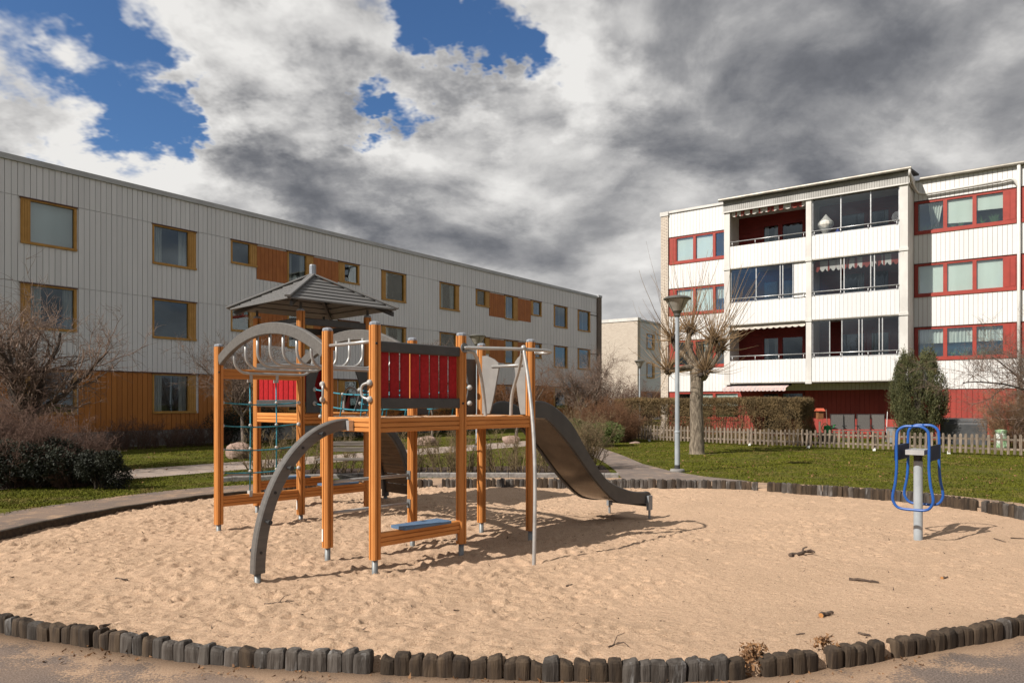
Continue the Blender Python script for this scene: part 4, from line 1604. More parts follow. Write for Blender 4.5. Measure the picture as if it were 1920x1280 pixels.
def bare_tree(loc, label, seed, height, spread=1.0, trunk_r=.1, trunk_h=1.2, limbs=5, m1='bark_dark', m2='twig_grey', lean=(0, 0), density=1.0, name='bare_tree', limb_up=.25):
    r = random.Random(seed)
    root = thing(name, label, 'tree', loc)
    out = []
    P = dict(depth=5, nseg=[4, 7, 6, 4, 3], wig=[.08, .22, .25, .28, .3], up=[.02, .06, .05, .03, .0], bare=[1.1, .05, .05, .1, 1], kids=[0, 2, 2, 2, 0], pk=[0, .95, .85 * density, .75 * density, 0],
             ang=[.6, .75, .8, .8, .8], len=[.6, .55, .55, .55, .5], rad=[.6, .50, .55, .6, .6], rmin=.005)
    grow(r, (0, 0, -.05), (lean[0], lean[1], 1), trunk_h, trunk_r, 0, P, out)
    top = out[-1][2]
    for k in range(limbs):
        an = 2 * math.pi * (k + r.uniform(-.3, .3)) / limbs
        d = Vector((math.cos(an) * spread, math.sin(an) * spread, r.uniform(.5, 1.3) * (1 + limb_up)))
        st = out[-1 if k % 2 else -2][2] if k else top
        st = out[r.choice([2, 3])][2]
        grow(r, st, d, (height - trunk_h) * r.uniform(.42, .72), trunk_r * .46, 1, P, out)
    split_parts(root, out, m1, m2, 2)
    return root


bare_tree((-11.3, 17.0, 0), 'bare spreading fruit tree with a forked dark trunk at the left edge', 5, 5.7, .8, .17, 1.6, 8, density=.8, limb_up=.7)
bare_tree((-9.3, 25.0, 0), 'bare thin tree standing behind the grey roofed tower', 12, 5.6, .8, .09, 1.6, 5, 'bark_pale', 'twig_grey')
bare_tree((-3.4, 30.5, 0), 'small upright bare tree in front of the grey block, above the red panel', 23, 5.4, .55, .07, 1.6, 5, 'bark_pale', 'twig_grey')
bare_tree((.15, 30.5, 0), 'rounded bare shrub-like tree with pale trunk behind the slide entrance', 31, 3.7, 1.1, .085, 1.2, 7, 'bark_pale', 'twig_rust', density=1.2)
bare_tree((3.8, 38.0, 0), 'bare tree with pale crooked limbs at the far end of the grey block', 44, 6.2, 1.0, .12, 1.6, 6, 'bark_pale', 'twig_grey')
for i, (x, y, h) in enumerate(((7.3, 49, 4.6), (8.9, 47, 3.8), (5.9, 50.5, 4.4), (10.2, 46, 3.4))):
    r_ = bare_tree((x, y, 0), ('dark reddish bare shrub tree in the shade of the brick gable, behind the hedge', 'low dark bare shrub tree left of the far lamp, in front of the brick gable',
                   'tall dark bare shrub tree beside the end of the grey block', 'small dark bare shrub tree between the far lamp and the pale brick pier')[i], 60 + i, h, .9, .07, .5, 7, 'bark_dark', 'twig_red', density=1.1)
bare_tree((18.3, 23.6, 0), 'bare tree reaching in over the right edge in front of the red wall', 71, 6.4, 1.3, .10, 1.5, 9, 'bark_dark', 'twig_grey', lean=(-.1, 0), limb_up=-.1)


# pollarded lime tree
def pollard():
    r = random.Random(3)
    root = thing('pollarded_tree', 'pollarded lime tree with knobbly fists and long thin shoots on the lawn', 'tree', (5.88, 22.9, 0))
    Y = 22.9
    Q = lambda px, py, dy=0: Vector(((px - 960) / 1350 * (Y + dy) - 5.88, dy, 1.6 - (py - 756) / 1350 * (Y + dy)))
    tr = MB()
    pts = smooth_path([(0, 0, -.1), (0, 0, .12), (0, 0, .8), (-.02, .0, 1.6), (0, .0, 2.2), (-.02, 0, 2.75)], 4)
    rad = [.33 if i == 0 else (.29 if i < 3 else (.235 if i < 6 else (.215 if i < 10 else (.20 if i < 16 else .20)))) for i in range(len(pts))]
    tr.tube(pts, rad, 14)
    knobs = []
    limbs = [([(0, 0, 2.5), Q(1296, 690), Q(1272, 692), Q(1252, 694)], .125, .14), ([(0, 0, 2.7), Q(1300, 672, .1), Q(1290, 645, .2), Q(1294, 622, .25)], .125, .14),
             ([(0, 0, 2.7), Q(1322, 672, -.1), Q(1330, 655, -.2), Q(1338, 638, -.25)], .125, .15), ([(0, 0, 2.5), Q(1318, 708, -.15), Q(1322, 702, -.3), Q(1322, 696, -.3)], .13, .15),
             ([(0, 0, 2.6), Q(1285, 668, .3), Q(1268, 655, .5), Q(1262, 636, .55)], .10, .12), ([(0, 0, 2.6), Q(1330, 690, .3), Q(1345, 668, .5), Q(1352, 655, .6)], .10, .12)]
    for (c, r0, rk_) in limbs:
        p = smooth_path(c, 4)
        tr.tube(p, [r0 * (1 - .35 * i / len(p)) for i in range(len(p))], 9)
        knobs.append((p[-1], rk_))
    kn = MB()
    for (c, rk_) in knobs:
        for k in range(7):
            o = Vector((r.gauss(0, .5), r.gauss(0, .5), r.gauss(0, .4))) * rk_
            rr = rk_ * r.uniform(.4, .75)
            vs, fs = [], []
            for a in range(5):
                for b in range(8):
                    th, ph = math.pi * (a + .0) / 4, 2 * math.pi * b / 8
                    q = rr * r.uniform(.85, 1.15)
                    vs.append(tuple(c + o + Vector((q * math.sin(th) * math.cos(ph), q * math.sin(th) * math.sin(ph), q * math.cos(th)))))
            for a in range(4):
                for b in range(8):
                    fs.append((a * 8 + b, (a + 1) * 8 + b, (a + 1) * 8 + (b + 1) % 8, a * 8 + (b + 1) % 8))
            kn.add(vs, fs)
    tr.build('trunk', 'bark', root, smooth=True)
    kn.build('knuckle', 'bark_dark', root, smooth=True, kind='stuff')
    out = []
    for (c, rk_) in knobs:
        for k in range(80):
            d = Vector((r.gauss(0, .62), r.gauss(0, .62), r.uniform(-.25, 1.3))).normalized()
            L = r.uniform(1.0, 3.0) * (1.1 if d.z > .66 else .58) * (r.random() ** .3)
            q = c + d * rk_ * .6
            rad = r.uniform(.008, .0165)
            n = 7
            for i in range(n):
                d = (d + Vector((0, 0, .085)) + rand_perp(d, r) * .06).normalized()
                q2 = q + d * L / n
                out.append((*q, *q2, rad * (1 - .75 * i / n), rad * (1 - .75 * (i + 1) / n)))
                q = q2
        for k in range(90):
            d = Vector((r.gauss(0, 1), r.gauss(0, 1), r.gauss(0, 1))).normalized()
            q = c + d * rk_ * .7
            out.append((*q, *(q + d * r.uniform(.05, .16) + Vector((0, 0, .03))), .012, .006))
    link('crown', seg_mesh('crown', out, 'whip', 3), root)


pollard()


def twig_shrub(loc, label, seed, rx, ry, h, stems, m, name='bare_shrub', rad=.012, cat='shrub', dens=1.0, upright=.6, base_r=.35):
    r = random.Random(seed)
    root = thing(name, label, cat, loc)
    out = []
    P = dict(depth=4, nseg=[5, 4, 3, 2], wig=[.12, .2, .28, .3], up=[.04, .04, .02, .0], bare=[.1, .1, .1, 1], kids=[2, 2, 1, 0], pk=[.9 * dens, .75 * dens, .6 * dens, 0], ang=[.6, .75, .8, .8], len=[.38, .45, .5, .5], rad=[.6, .6, .7, .6], rmin=.003)
    for k in range(stems):
        an, q = r.uniform(0, 6.283), math.sqrt(r.random())
        x, y = rx * q * math.cos(an), ry * q * math.sin(an)
        d = Vector((x / rx * (1 - upright), y / ry * (1 - upright), upright + .25))
        L = h * math.sqrt(max(.25, 1 - .6 * q * q)) * r.uniform(.58, .84)
        grow(r, (x * base_r * 2, y * base_r * 2, -.03), d, L, rad * r.uniform(.7, 1.1), 0, P, out)
    st = [(*s[1], *s[2], s[3], s[4]) for s in out if s[0] < 1]
    cr = [(*s[1], *s[2], s[3], s[4]) for s in out if s[0] >= 1]
    link('stem', seg_mesh('stem', st, m, 4), root, kind='stuff')
    link('crown', seg_mesh('crown', cr, m, 3), root)
    return root


def leaf_mass(name, pts, size, m, seed, aspect=.35, upw=0.0, outward=None):
    """thousands of leaf-sized faces at the given points"""
    rg = np.random.default_rng(seed)
    n = len(pts)
    d = rg.normal(size=(n, 3))
    if outward is not None:
        d += outward * 1.1
    d[:, 2] += upw
    d /= np.linalg.norm(d, axis=1, keepdims=True)
    s = np.cross(d, rg.normal(size=(n, 3)))
    s /= np.linalg.norm(s, axis=1, keepdims=True)
    L = size * rg.uniform(.6, 1.3, (n, 1))
    a = pts - s * L * aspect * .5
    b = pts + s * L * aspect * .5
    c = pts + d * L
    V = np.stack([a, b, c], 1).reshape(-1, 3)
    F = np.arange(n * 3).reshape(-1, 3)
    return mesh_np(name, V, F, [m])


def lumpy(rg, n, rx, ry, h, lumps=14, shell=.45):
    """points in an uneven crown volume standing on z=0, and outward directions"""
    cs = []
    for k in range(lumps):
        an, q = rg.uniform(0, 6.283), math.sqrt(rg.random()) * .72
        cs.append((rx * q * math.cos(an), ry * q * math.sin(an), h * rg.uniform(.25, .74) * math.sqrt(1 - .5 * q * q), rg.uniform(.28, .46)))
    out, dirs = [], []
    per = n // lumps + 1
    for (x, y, z, s) in cs:
        v = rg.normal(size=(per, 3))
        v /= np.linalg.norm(v, axis=1, keepdims=True)
        q = (1 - shell * rg.random((per, 1)) ** 1.5)
        p = np.array([[x, y, z]]) + v * q * np.array([[rx * s, ry * s, h * s * .75]])
        out.append(p)
        dirs.append(v)
    P, Dv = np.concatenate(out), np.concatenate(dirs)
    k = P[:, 2] > .02
    return P[k], Dv[k]


def leafy_shrub(loc, label, seed, rx, ry, h, n, size, m, name='evergreen_shrub', lumps=16, stemm='bark_dark'):
    rg = np.random.default_rng(seed)
    root = thing(name, label, 'shrub', loc)
    P, Dv = lumpy(rg, n, rx, ry, h, lumps)
    link('crown', leaf_mass('crown', P, size, m, seed, .45, .1, Dv), root)
    r = random.Random(seed)
    st = []
    for k in range(26):
        an, q = r.uniform(0, 6.28), r.random()
        x, y = rx * q * math.cos(an), ry * q * math.sin(an)
        p0, p1 = Vector((x * .3, y * .3, -.02)), Vector((x * .8, y * .8, h * r.uniform(.4, .7)))
        m0 = p0.lerp(p1, .5) + Vector((r.uniform(-.1, .1), r.uniform(-.1, .1), 0))
        st += [(*p0, *m0, .014, .011), (*m0, *p1, .011, .006)]
    link('stem', seg_mesh('stem', st, stemm, 4), root, kind='stuff')
    return root


# the big mixed clump at the left edge
leafy_shrub((-9.25, 13.7, 0), 'dark evergreen shrub under the reddish twigs at the left edge of the lawn', 3, 1.35, .75, 1.05, 24000, .055, 'leaf_dark')
leafy_shrub((-7.72, 13.55, 0), 'low rounded dark evergreen shrub at the right end of the left clump', 4, .55, .5, .80, 12000, .045, 'leaf_dark', lumps=10)
for i, (x, y, rx, h, lb) in enumerate(((-9.75, 13.9, .8, 1.7, 'dense reddish bare shrub at the left edge of the picture'), (-8.95, 14.2, .6, 1.45, 'reddish bare shrub in the middle of the left clump'), (-8.4, 14.1, .3, .85, 'sparser reddish bare shrub behind the right end of the left clump'), (-10.7, 14.8, 1.0, 2.1, 'reddish bare shrub cut off by the left edge'))):
    twig_shrub((x, y, 0), lb, 80 + i, rx, .75, h, 110, 'twig_red', dens=1.35, upright=.5, rad=.010)
# shrubs along the foot of the long building
for i, (s, off, rx, h) in enumerate(((ls(175), 1.4, .9, 1.15), (ls(215), 1.5, 1.0, 1.25), (ls(262), 1.5, 1.0, 1.2), (ls(310), 1.4, .9, 1.0), (ls(345), 1.6, .9, 1.2))):
    p = np.array(L_ORG) + e1 * s + e2 * off
    twig_shrub((p[0], p[1], 0), ('low dark bare shrub against the ochre wall, just right of the fruit tree', 'low dark bare shrub second from the fruit tree along the ochre wall', 'low dark bare shrub under the wide wall between two ground floor windows',
               'low dark bare shrub beneath the ground floor window left of the climbing frame', 'low dark bare shrub beside the clipped dome by the ochre wall')[i], 100 + i, rx, .6, h, 40, 'twig_red', dens=1.0, upright=.5, rad=.009)
for i, (px, rx, h) in enumerate(((385, 1.0, 1.75), (450, 1.2, 1.7), (640, 1.4, 1.8), (715, 1.4, 1.5), (800, 1.6, 1.5), (860, 1.6, 1.75))):
    p = np.array(L_ORG) + e1 * ls(px) + e2 * 1.6
    leafy_shrub((p[0], p[1], 0), ('clipped dark dome shrub against the ochre wall beside the net post', 'dark dome shrub against the ochre wall behind the climbing net', 'dark shrub at the wall behind the middle of the climbing frame', 'low dark shrub at the wall behind the rope bridge',
                'low wide dark shrub at the wall under the red panel', 'dark shrub at the wall behind the slide entrance')[i], 120 + i, rx, .9, h, 9000, .06, 'leaf_dark', lumps=12)
# budding roses in the mulch bed
rr0 = random.Random(77)
rose_lab = ['leftmost budding rose bush in the bed behind the sand', 'budding rose bush seen between the tower legs', 'budding rose bush left of the climbing arch', 'budding rose bush behind the climbing wall', 'budding rose bush right of the climbing wall', 'budding rose bush seen under the middle of the platform',
            'tall budding rose bush left of the right hand posts', 'budding rose bush behind the front slide post', 'budding rose bush left of the slide bed', 'budding rose bush under the slide', 'large budding shrub at the right end of the bed beside the small path']
for i, x in enumerate((-5.5, -4.7, -3.9, -3.0, -2.25, -1.6, -.95, -.3, .35, 1.0, 1.75)):
    last = i == 10
    twig_shrub((x + rr0.uniform(-.1, .1), 16.5 + rr0.uniform(-.3, .3) + (.9 if last else 0) + (-.5 if x < -4 else 0), 0), rose_lab[i], 140 + i, .5 if not last else .6, .5, (1.3 if not last else 1.6) * rr0.uniform(.85, 1.15), 15 if not last else 34, 'twig_bud', name='rose_bush', dens=1.0 if not last else 1.3, upright=.62, rad=.014)
leafy_shrub((3.0, 27.0, 0), 'low yellow green clipped bush left of the rust brown shrub', 150, 1.2, 1.0, 1.05, 16000, .06, 'leaf_green', name='green_bush', lumps=12)
rb_ = twig_shrub((3.95, 30.2, 0), 'rounded rust brown bare bush at the left end of the hedge', 151, 1.15, 1.0, 2.05, 200, 'twig_rust', dens=1.5, upright=.45, rad=.012, base_r=.42)
twig_shrub((17.85, 25.3, 0), 'large tan twiggy shrub at the right edge behind the picket fence', 152, .95, .8, 2.7, 120, 'twig_tan', dens=1.15, upright=.62, rad=.013)

# clipped hedge behind the fence: thousands of short twigs in an uneven box
FDIR = np.array((.735, -.678))
FNRM = np.array((.678, .735))


def hedge():
    rg = np.random.default_rng(9)
    p0 = np.array((4.6, 32.9))
    L, D_, H_ = 8.5, 1.5, 1.78
    root = thing('hedge', 'long clipped brown hedge standing behind the picket fence', 'hedge', (p0[0], p0[1], 0), math.atan2(FDIR[1], FDIR[0]))
    n = 110000
    u, v, w = rg.random(n) * L, rg.random(n) * D_, rg.random(n) * H_
    # crowd the twigs to the clipped faces
    face = rg.random(n)
    t = np.abs(rg.normal(0, .13, n))
    v = np.where(face < .42, t, v)
    w = np.where((face >= .42) & (face < .68), H_ - t * .8, w)
    u = np.where((face >= .68) & (face < .84), L - t, u)
    lump = .07 * (vnoise(u * 2.3 + 5, w * 2.3) - .5) + .05 * (vnoise(u * 6 + 5, w * 6) - .5)
    v = v + lump
    w = w + .10 * (vnoise(u * 1.7 + 3, v * 2 + 8) - .5)
    # rounded upper edges
    k = ((np.clip(.25 - v, 0, 1) + np.clip(w - (H_ - .2), 0, 1)) < .34) & ((np.clip(u - (L - .2), 0, 1) + np.clip(w - (H_ - .2), 0, 1)) < .3)
    # thin spots low down where the wall shows through
    thin = (vnoise(u * .9 + 40, w * 1.1 + 2) > .70) & (w < 1.1) & (rg.random(n) < .75)
    k &= ~thin
    P = np.stack([u, v, np.maximum(w, .02)], 1)[k]
    d = rg.normal(size=P.shape)
    d[:, 2] = np.abs(d[:, 2]) * 1.0 + .25
    d /= np.linalg.norm(d, axis=1, keepdims=True)
    s = np.cross(d, rg.normal(size=P.shape))
    s /= np.linalg.norm(s, axis=1, keepdims=True)
    Ls = rg.uniform(.05, .15, (len(P), 1))
    wd = rg.uniform(.006, .013, (len(P), 1))
    V = np.stack([P - s * wd, P + s * wd, P + d * Ls], 1).reshape(-1, 3)
    link('foliage', mesh_np('foliage', V, np.arange(len(V)).reshape(-1, 3), ['twig_olive']), root)
    r = random.Random(4)
    st = []
    for i in range(150):
        x, y = r.uniform(.05, L - .05), r.uniform(.25, D_ - .2)
        st.append((x, y, -.02, x + r.uniform(-.2, .2), y + r.uniform(-.2, .2), H_ * .8, .014, .006))
    link('stem', seg_mesh('stem', st, 'bark_dark', 4), root)


hedge()


def conifer():
    rg = np.random.default_rng(14)
    root = thing('conifer', 'dense dark green twin topped conifer in front of the red wall', 'tree', (15.95, 28.3, 0))
    r = random.Random(14)
    pts, ds = [], []
    for k in range(400):
        h = r.uniform(.0, 1.0) ** .9
        prof = np.interp(h, [0, .12, .3, .5, .68, .82, .93, 1.0], [.30, .62, .92, 1.0, .90, .72, .50, .22])
        Rr = .95 * prof
        an = r.uniform(0, 6.283)
        sp = 0.0
        if h > .74:
            sp = (.30 if math.cos(an - .2) > 0 else -.34) * min(1, (h - .74) / .12)
            Rr *= 1 - .35 * min(1, (h - .74) / .12)
        q = math.sqrt(r.uniform(.35, 1.12))
        cx, cy, cz = sp + Rr * q * math.cos(an), Rr * q * math.sin(an), .22 + h * 3.12 + (.12 if sp > 0 else 0)
        n = 130
        v = rg.normal(size=(n, 3)) * np.array([[.05, .05, .19]])
        v[:, :2] *= np.clip(1.25 - v[:, 2:3] * 2.2, .35, 1.5)
        v[:, 0] += v[:, 2] * .10 * math.cos(an)
        pts.append(np.array([[cx, cy, cz]]) + v)
        o = np.array([[math.cos(an), math.sin(an), 1.4]])
        ds.append(np.repeat(o, n, 0))
    P, Dv = np.concatenate(pts), np.concatenate(ds)
    link('crown', leaf_mass('crown', P, .08, 'leaf_yew', 15, .30, 1.2, Dv), root)
    link('trunk', seg_mesh('trunk', [(0, 0, -.05, 0, 0, 1.2, .13, .10), (0, 0, 1.2, -.2, 0, 2.8, .09, .03), (0, 0, 1.2, .2, 0, 2.8, .09, .03)], 'bark_dark', 8), root)


conifer()


# ---------------------------------------------------------------- picket fence
def fence():
    p0 = np.array((5.05, 31.0))
    FL = 19.5
    root = thing('picket_fence', 'low weathered wooden picket fence running along the garden of the white building', 'fence', (p0[0], p0[1], 0), math.atan2(FDIR[1], FDIR[0]))
    w, t, h = .072, .02, .60
    vs = [(-w / 2, -t, .06), (w / 2, -t, .06), (w / 2, 0, .06), (-w / 2, 0, .06)]
    mb = MB()
    prof = [(-w / 2, 0), (w / 2, 0), (w / 2, h - .035), (w * .3, h - .008), (0, h), (-w * .3, h - .008), (-w / 2, h - .035)]
    n = len(prof)
    mb.add([(x, -t, z) for x, z in prof] + [(x, 0, z) for x, z in prof],
           [tuple(range(n)), tuple(range(2 * n - 1, n - 1, -1))] + [(i, n + i, n + (i + 1) % n, (i + 1) % n) for i in range(n)])
    pk = mb.me('picket', 'fence_wood')
    r = random.Random(6)
    x = 0
    while x < FL:
        o = link('picket', pk, root, (x, 0, .06 + r.uniform(-.012, .012) + .01 * math.sin(x * .8)), (0, r.uniform(-.025, .025), 0))
        o.scale = (r.uniform(.9, 1.08), 1, r.uniform(.96, 1.05))
        x += .158 * r.uniform(.94, 1.06)
    for z in (.18, .47):
        x = 0
        while x < FL:
            MB().box(x, min(x + 2.2, FL), .001, .028, z, z + .06).build('rail', 'fence_wood', root)
            x += 2.205
    x = 1.0
    while x < FL:
        po = MB().box(x - .035, x + .035, .03, .10, .06, .60).build('post', 'fence_wood', root)
        MB().box(x - .045, x + .045, -.01, .028, -.02, .085).build('foot', 'litter_white', po)
        x += 2.2
    return root


fence()


# ---------------------------------------------------------------- street lamps
def lamp(loc, label):
    root = thing('street_lamp', label, 'lamp', loc, 0, 'park lamps with cone heads')
    MB().lathe([(.060, .0), (.060, .9), (.066, .92), (.066, .94), (.054, .96), (.048, 3.62)], 16).build('pole', 'lamp_pole', root, smooth=False)
    MB().lathe([(.17, -.10), (.17, .035), (.155, .06), (.08, .07)], 24).build('base', 'concrete', root)
    MB().lathe([(.064, .071), (.064, .16)], 16).build('collar', 'roof_felt', root)
    hd = MB().lathe([(.05, 3.621), (.075, 3.66), (.075, 3.70), (.10, 3.74), (.12, 3.76)], 20).build('neck', 'lamp_hood', root)
    MB().lathe([(.115, 3.762), (.20, 3.90), (.275, 4.03)], 24).build('lamp_shade', 'lamp_glass', root, smooth=False)
    MB().lathe([(.02, 3.79), (.13, 3.80), (.15, 3.84), (.03, 3.86)], 16).build('reflector', 'alu', root)
    rb = MB()
    for k in range(4):
        a = k * math.pi / 2 + .4
        rb.tube([(.123 * math.cos(a), .123 * math.sin(a), 3.765), (.283 * math.cos(a), .283 * math.sin(a), 4.03)], .008, 5)
    rb.build('strut', 'lamp_hood', root)
    MB().lathe([(.30, 4.031), (.325, 4.04), (.325, 4.06), (.26, 4.10), (.10, 4.13), (.0, 4.135)], 24).build('hood', 'lamp_hood', root)


lamp((3.88, 16.9, 0), 'tall grey street lamp on the lawn beside the small path')
lamp((-1.27, 26.3, 0), 'grey street lamp rising behind the posts of the climbing frame')
lamp((7.45, 42.0, 0), 'distant grey street lamp rising behind the hedge')

# bench, boulders
bn = thing('bench', 'weathered grey wooden bench beyond the sand, seen between the posts', 'bench', (-3.45, 15.15, 0), R(3))
for (z, y) in ((.62, .21), (.74, .24)):
    beam('back_plank', (-.62, y, z), (.62, y, z), chamfer_profile(.03, .10, .008), 'bench_wood', bn)
for y in (-.17, -.05, .07):
    beam('seat_plank', (-.62, y, .43), (.62, y, .43), chamfer_profile(.10, .04, .008), 'bench_wood', bn)
for x in (-.5, .5):
    MB().tube([(x, -.18, 0), (x, -.18, .40), (x, .14, .40), (x, .2, 0)], .02, 6).tube([(x, .14, .38), (x, .255, .80)], .018, 6).build('leg', 'zinc', bn)


def boulder(loc, label, rx, ry, h, seed, m='boulder'):
    r = random.Random(seed)
    vs, fs = [], []
    n, k = 18, 10
    off = [(Vector((r.gauss(0, 1), r.gauss(0, 1), r.gauss(0, 1))).normalized(), r.uniform(.6, .95)) for _ in range(18)]
    for a in range(k + 1):
        for b in range(n):
            th, ph = math.pi * a / k, 2 * math.pi * b / n
            d = Vector((math.sin(th) * math.cos(ph), math.sin(th) * math.sin(ph), math.cos(th)))
            q = 1.0
            for (o, c) in off:
                t = d.dot(o)
                if t > .05:
                    q = min(q, c / t)
            vs.append((d.x * rx * q, d.y * ry * q, h * .35 + d.z * h * .65 * q))
    for a in range(k):
        for b in range(n):
            fs.append((a * n + b, (a + 1) * n + b, (a + 1) * n + (b + 1) % n, a * n + (b + 1) % n))
    MB().add(vs, fs).build('boulder', m, loc=loc, smooth=False, label=label, cat='boulder')


boulder((-7.95, 21.0, -.02), 'pinkish granite boulder on the grass behind the climbing net', .46, .38, .50, 2)
boulder((-.05, 28.6, -.02), 'small pale pinkish boulder by the walkway behind the platform', .42, .3, .42, 3)
boulder((4.9, 28.8, -.03), 'flat pale stone on the grass in front of the rust brown bush', .25, .18, .12, 4)
boulder((-3.2, 27.4, -.02), 'pinkish boulder by the walkway behind the climbing wall', .5, .35, .45, 5)

# ---------------------------------------------------------------- garden things along the red wall
GX = lambda px, Y: (px - 960) / 1350 * Y


def chair(x, y, rz, label, m='textilene'):
    c = thing('garden_chair', label, 'chair', (x, y, 0), rz, 'folding chairs by the red wall')
    MB().box(-.24, .24, .16, .19, .50, 1.12).build('backrest', m, c)
    MB().box(-.24, .24, -.22, .155, .42, .45).build('seat', m, c)
    f = MB()
    for s in (-.26, .26):
        f.tube([(s, .22, 1.14), (s, .16, .45), (s, -.28, .0)], .014, 6)
        f.tube([(s, -.22, .44), (s, .28, .0)], .014, 6)
        f.tube([(s, .17, .66), (s, -.22, .66)], .016, 6)
    f.tube([(-.26, .22, 1.14), (.26, .22, 1.14)], .014, 6)
    f.build('frame', 'black_rubber', c)


for px, lb in ((1572, 'grey folding garden chair nearest the hedge, first of the four by the red wall'), (1593, 'grey folding garden chair second from the hedge by the red wall'), (1622, 'grey folding garden chair third from the hedge by the red wall'), (1647, 'grey folding garden chair fourth from the hedge, nearest the conifer')):
    chair(GX(px, 30.4), 30.4, R(-8) if px != 1647 else R(-20), lb)
bq = thing('covered_grill', 'wide grill under a black fitted cover in front of the red wall', 'grill', (GX(1806, 28.2), 28.2, 0), R_ANG + .1)
cv = MB()
pr = [(-.36, .0), (-.36, .78), (-.25, .98), (.25, 1.02), (.36, .82), (.36, 0)]
vs, fs = [], []
for xi, x in enumerate((-.78, -.74, -.3, .2, .74, .78)):
    for (y, z) in pr:
        vs.append((x, y * (1 if 0 < xi < 5 else .9), z * (1 + (.01 if xi in (2,) else 0)) * (1 if 0 < xi < 5 else .98)))
for i in range(5):
    for k in range(5):
        fs.append((i * 6 + k, (i + 1) * 6 + k, (i + 1) * 6 + k + 1, i * 6 + k + 1))
fs += [(0, 1, 2, 3, 4, 5), (35, 34, 33, 32, 31, 30)]
cv.add(vs, fs).build('cover', 'grill_cover', bq)
MB().tube([(-.7, -.375, .92), (.7, -.375, .95)], .012, 6).build('piping', 'black_rubber', bq)
bh = thing('insect_house', 'small orange wooden insect house with a red tiled roof at the end of the hedge', 'insect house', (GX(1537, 30.0), 30.0, 0), .1)
MB().box(-.03, .03, -.03, .03, 0, .85).build('post', 'fence_wood', bh)
MB().box(-.11, .11, -.1, .1, .95, 1.28).build('box', 'bird_orange', bh)
MB().add([(-.17, -.15, 1.282), (.17, -.15, 1.282), (.17, .15, 1.282), (-.17, .15, 1.282), (-.17, 0, 1.40), (.17, 0, 1.40)], [(0, 1, 5, 4), (2, 3, 4, 5), (0, 4, 3), (1, 2, 5), (3, 2, 1, 0)]).build('roof', 'roof_tile_red', bh)
wc_ = thing('watering_can', 'green watering can standing beside the insect house', 'watering can', (GX(1551, 28.9), 28.9, .42))
MB().lathe([(.13, 0), (.14, .02), (.13, .26), (.10, .30)], 14).build('body', 'can_green', wc_)
MB().tube([(.12, 0, .06), (.3, 0, .3)], .02, 6).lathe([(.05, .3), (.06, .33)], 8, .3).build('spout', 'can_green', wc_)
MB().tube(smooth_path([(-.12, 0, .06), (-.24, 0, .2), (-.1, 0, .38), (.06, 0, .29)], 4), .014, 6).build('handle', 'can_green', wc_)
MB().box(-.3, .3, -.2, .2, 0, .42).build('crate', 'fence_wood', loc=(GX(1551, 28.9), 28.9, 0), rot=(0, 0, .2), label='weathered crate under the green watering can', cat='crate')
MB().lathe([(.14, 0), (.19, .05), (.21, .62), (.24, .66), (.2, .66)], 16).build('planter', 'pot_grey', loc=(GX(1673, 28.6), 28.6, .0), label='grey metal planter between the chairs and the conifer', cat='planter')
bg = thing('soil_bag', 'green and white soil bag slumped against the tan shrub', 'bag', (GX(1877, 24.9), 24.9, 0), .3)
MB().lathe([(.18, 0), (.22, .10), (.20, .35), (.16, .55), (.19, .66), (.08, .70)], 9).build('sack', 'bag_green', bg)
MB().tube([(GX(1553, 30.4), 30.4, 0), (GX(1549, 30.6), 30.6, 1.35)], .014, 6).build('broom_handle', 'fence_wood', label='thin stick leaning by the insect house', cat='stick')
MB().tube([(GX(1661, 30.2), 30.2, 0), (GX(1664, 30.6), 30.6, 1.25)], .012, 6).build('pole', 'litter_white', label='thin white pole leaning on the red wall beside the fourth chair', cat='pole')

# ---------------------------------------------------------------- the climbing frame
U = Vector((.695, .719, 0)).normalized()
PA = math.atan2(U.y, U.x)
PS = thing('climbing_frame', 'orange wooden climbing frame with a roofed tower, monkey bars, net and slide', 'climbing frame', (-1.333, 7.0, 0), PA)
POSTS = dict(A=(-.05, 3.37, 2.33), B=(0, .85, 2.36), C=(0, 0, 2.36), D=(1.125, 0, 2.33), E=(2.235, 0, 2.33), F=(2.235, .85, 2.33), G=(1.125, .85, 2.33),
             H=(1.115, 3.36, 2.90), J=(2.235, 3.36, 2.90), I=(1.115, 4.66, 2.90), K=(2.25, 4.62, 2.90))
post_prof = chamfer_profile(.098, .098, .018, (0,), (0,), .0065, .018)
cap_me = {}


def cap_mesh():
    mb = MB()
    n = 12
    ring = []
    for s, z in ((.050, 0.0), (.051, .018), (.044, .030), (.025, .037)):
        for i in range(8):
            a = math.pi / 8 + i * math.pi / 4
            ring.append((s * 1.02 * math.cos(a) / math.cos(math.pi / 8) * .98, s * 1.02 * math.sin(a) / math.cos(math.pi / 8) * .98, z))
    fs = []
    for l in range(3):
        for i in range(8):
            j = (i + 1) % 8
            fs.append((l * 8 + i, l * 8 + j, (l + 1) * 8 + j, (l + 1) * 8 + i))
    fs.append(tuple(range(24, 32)))
    mb.add(ring, fs)
    return mb.me('cap', 'cap_plastic')


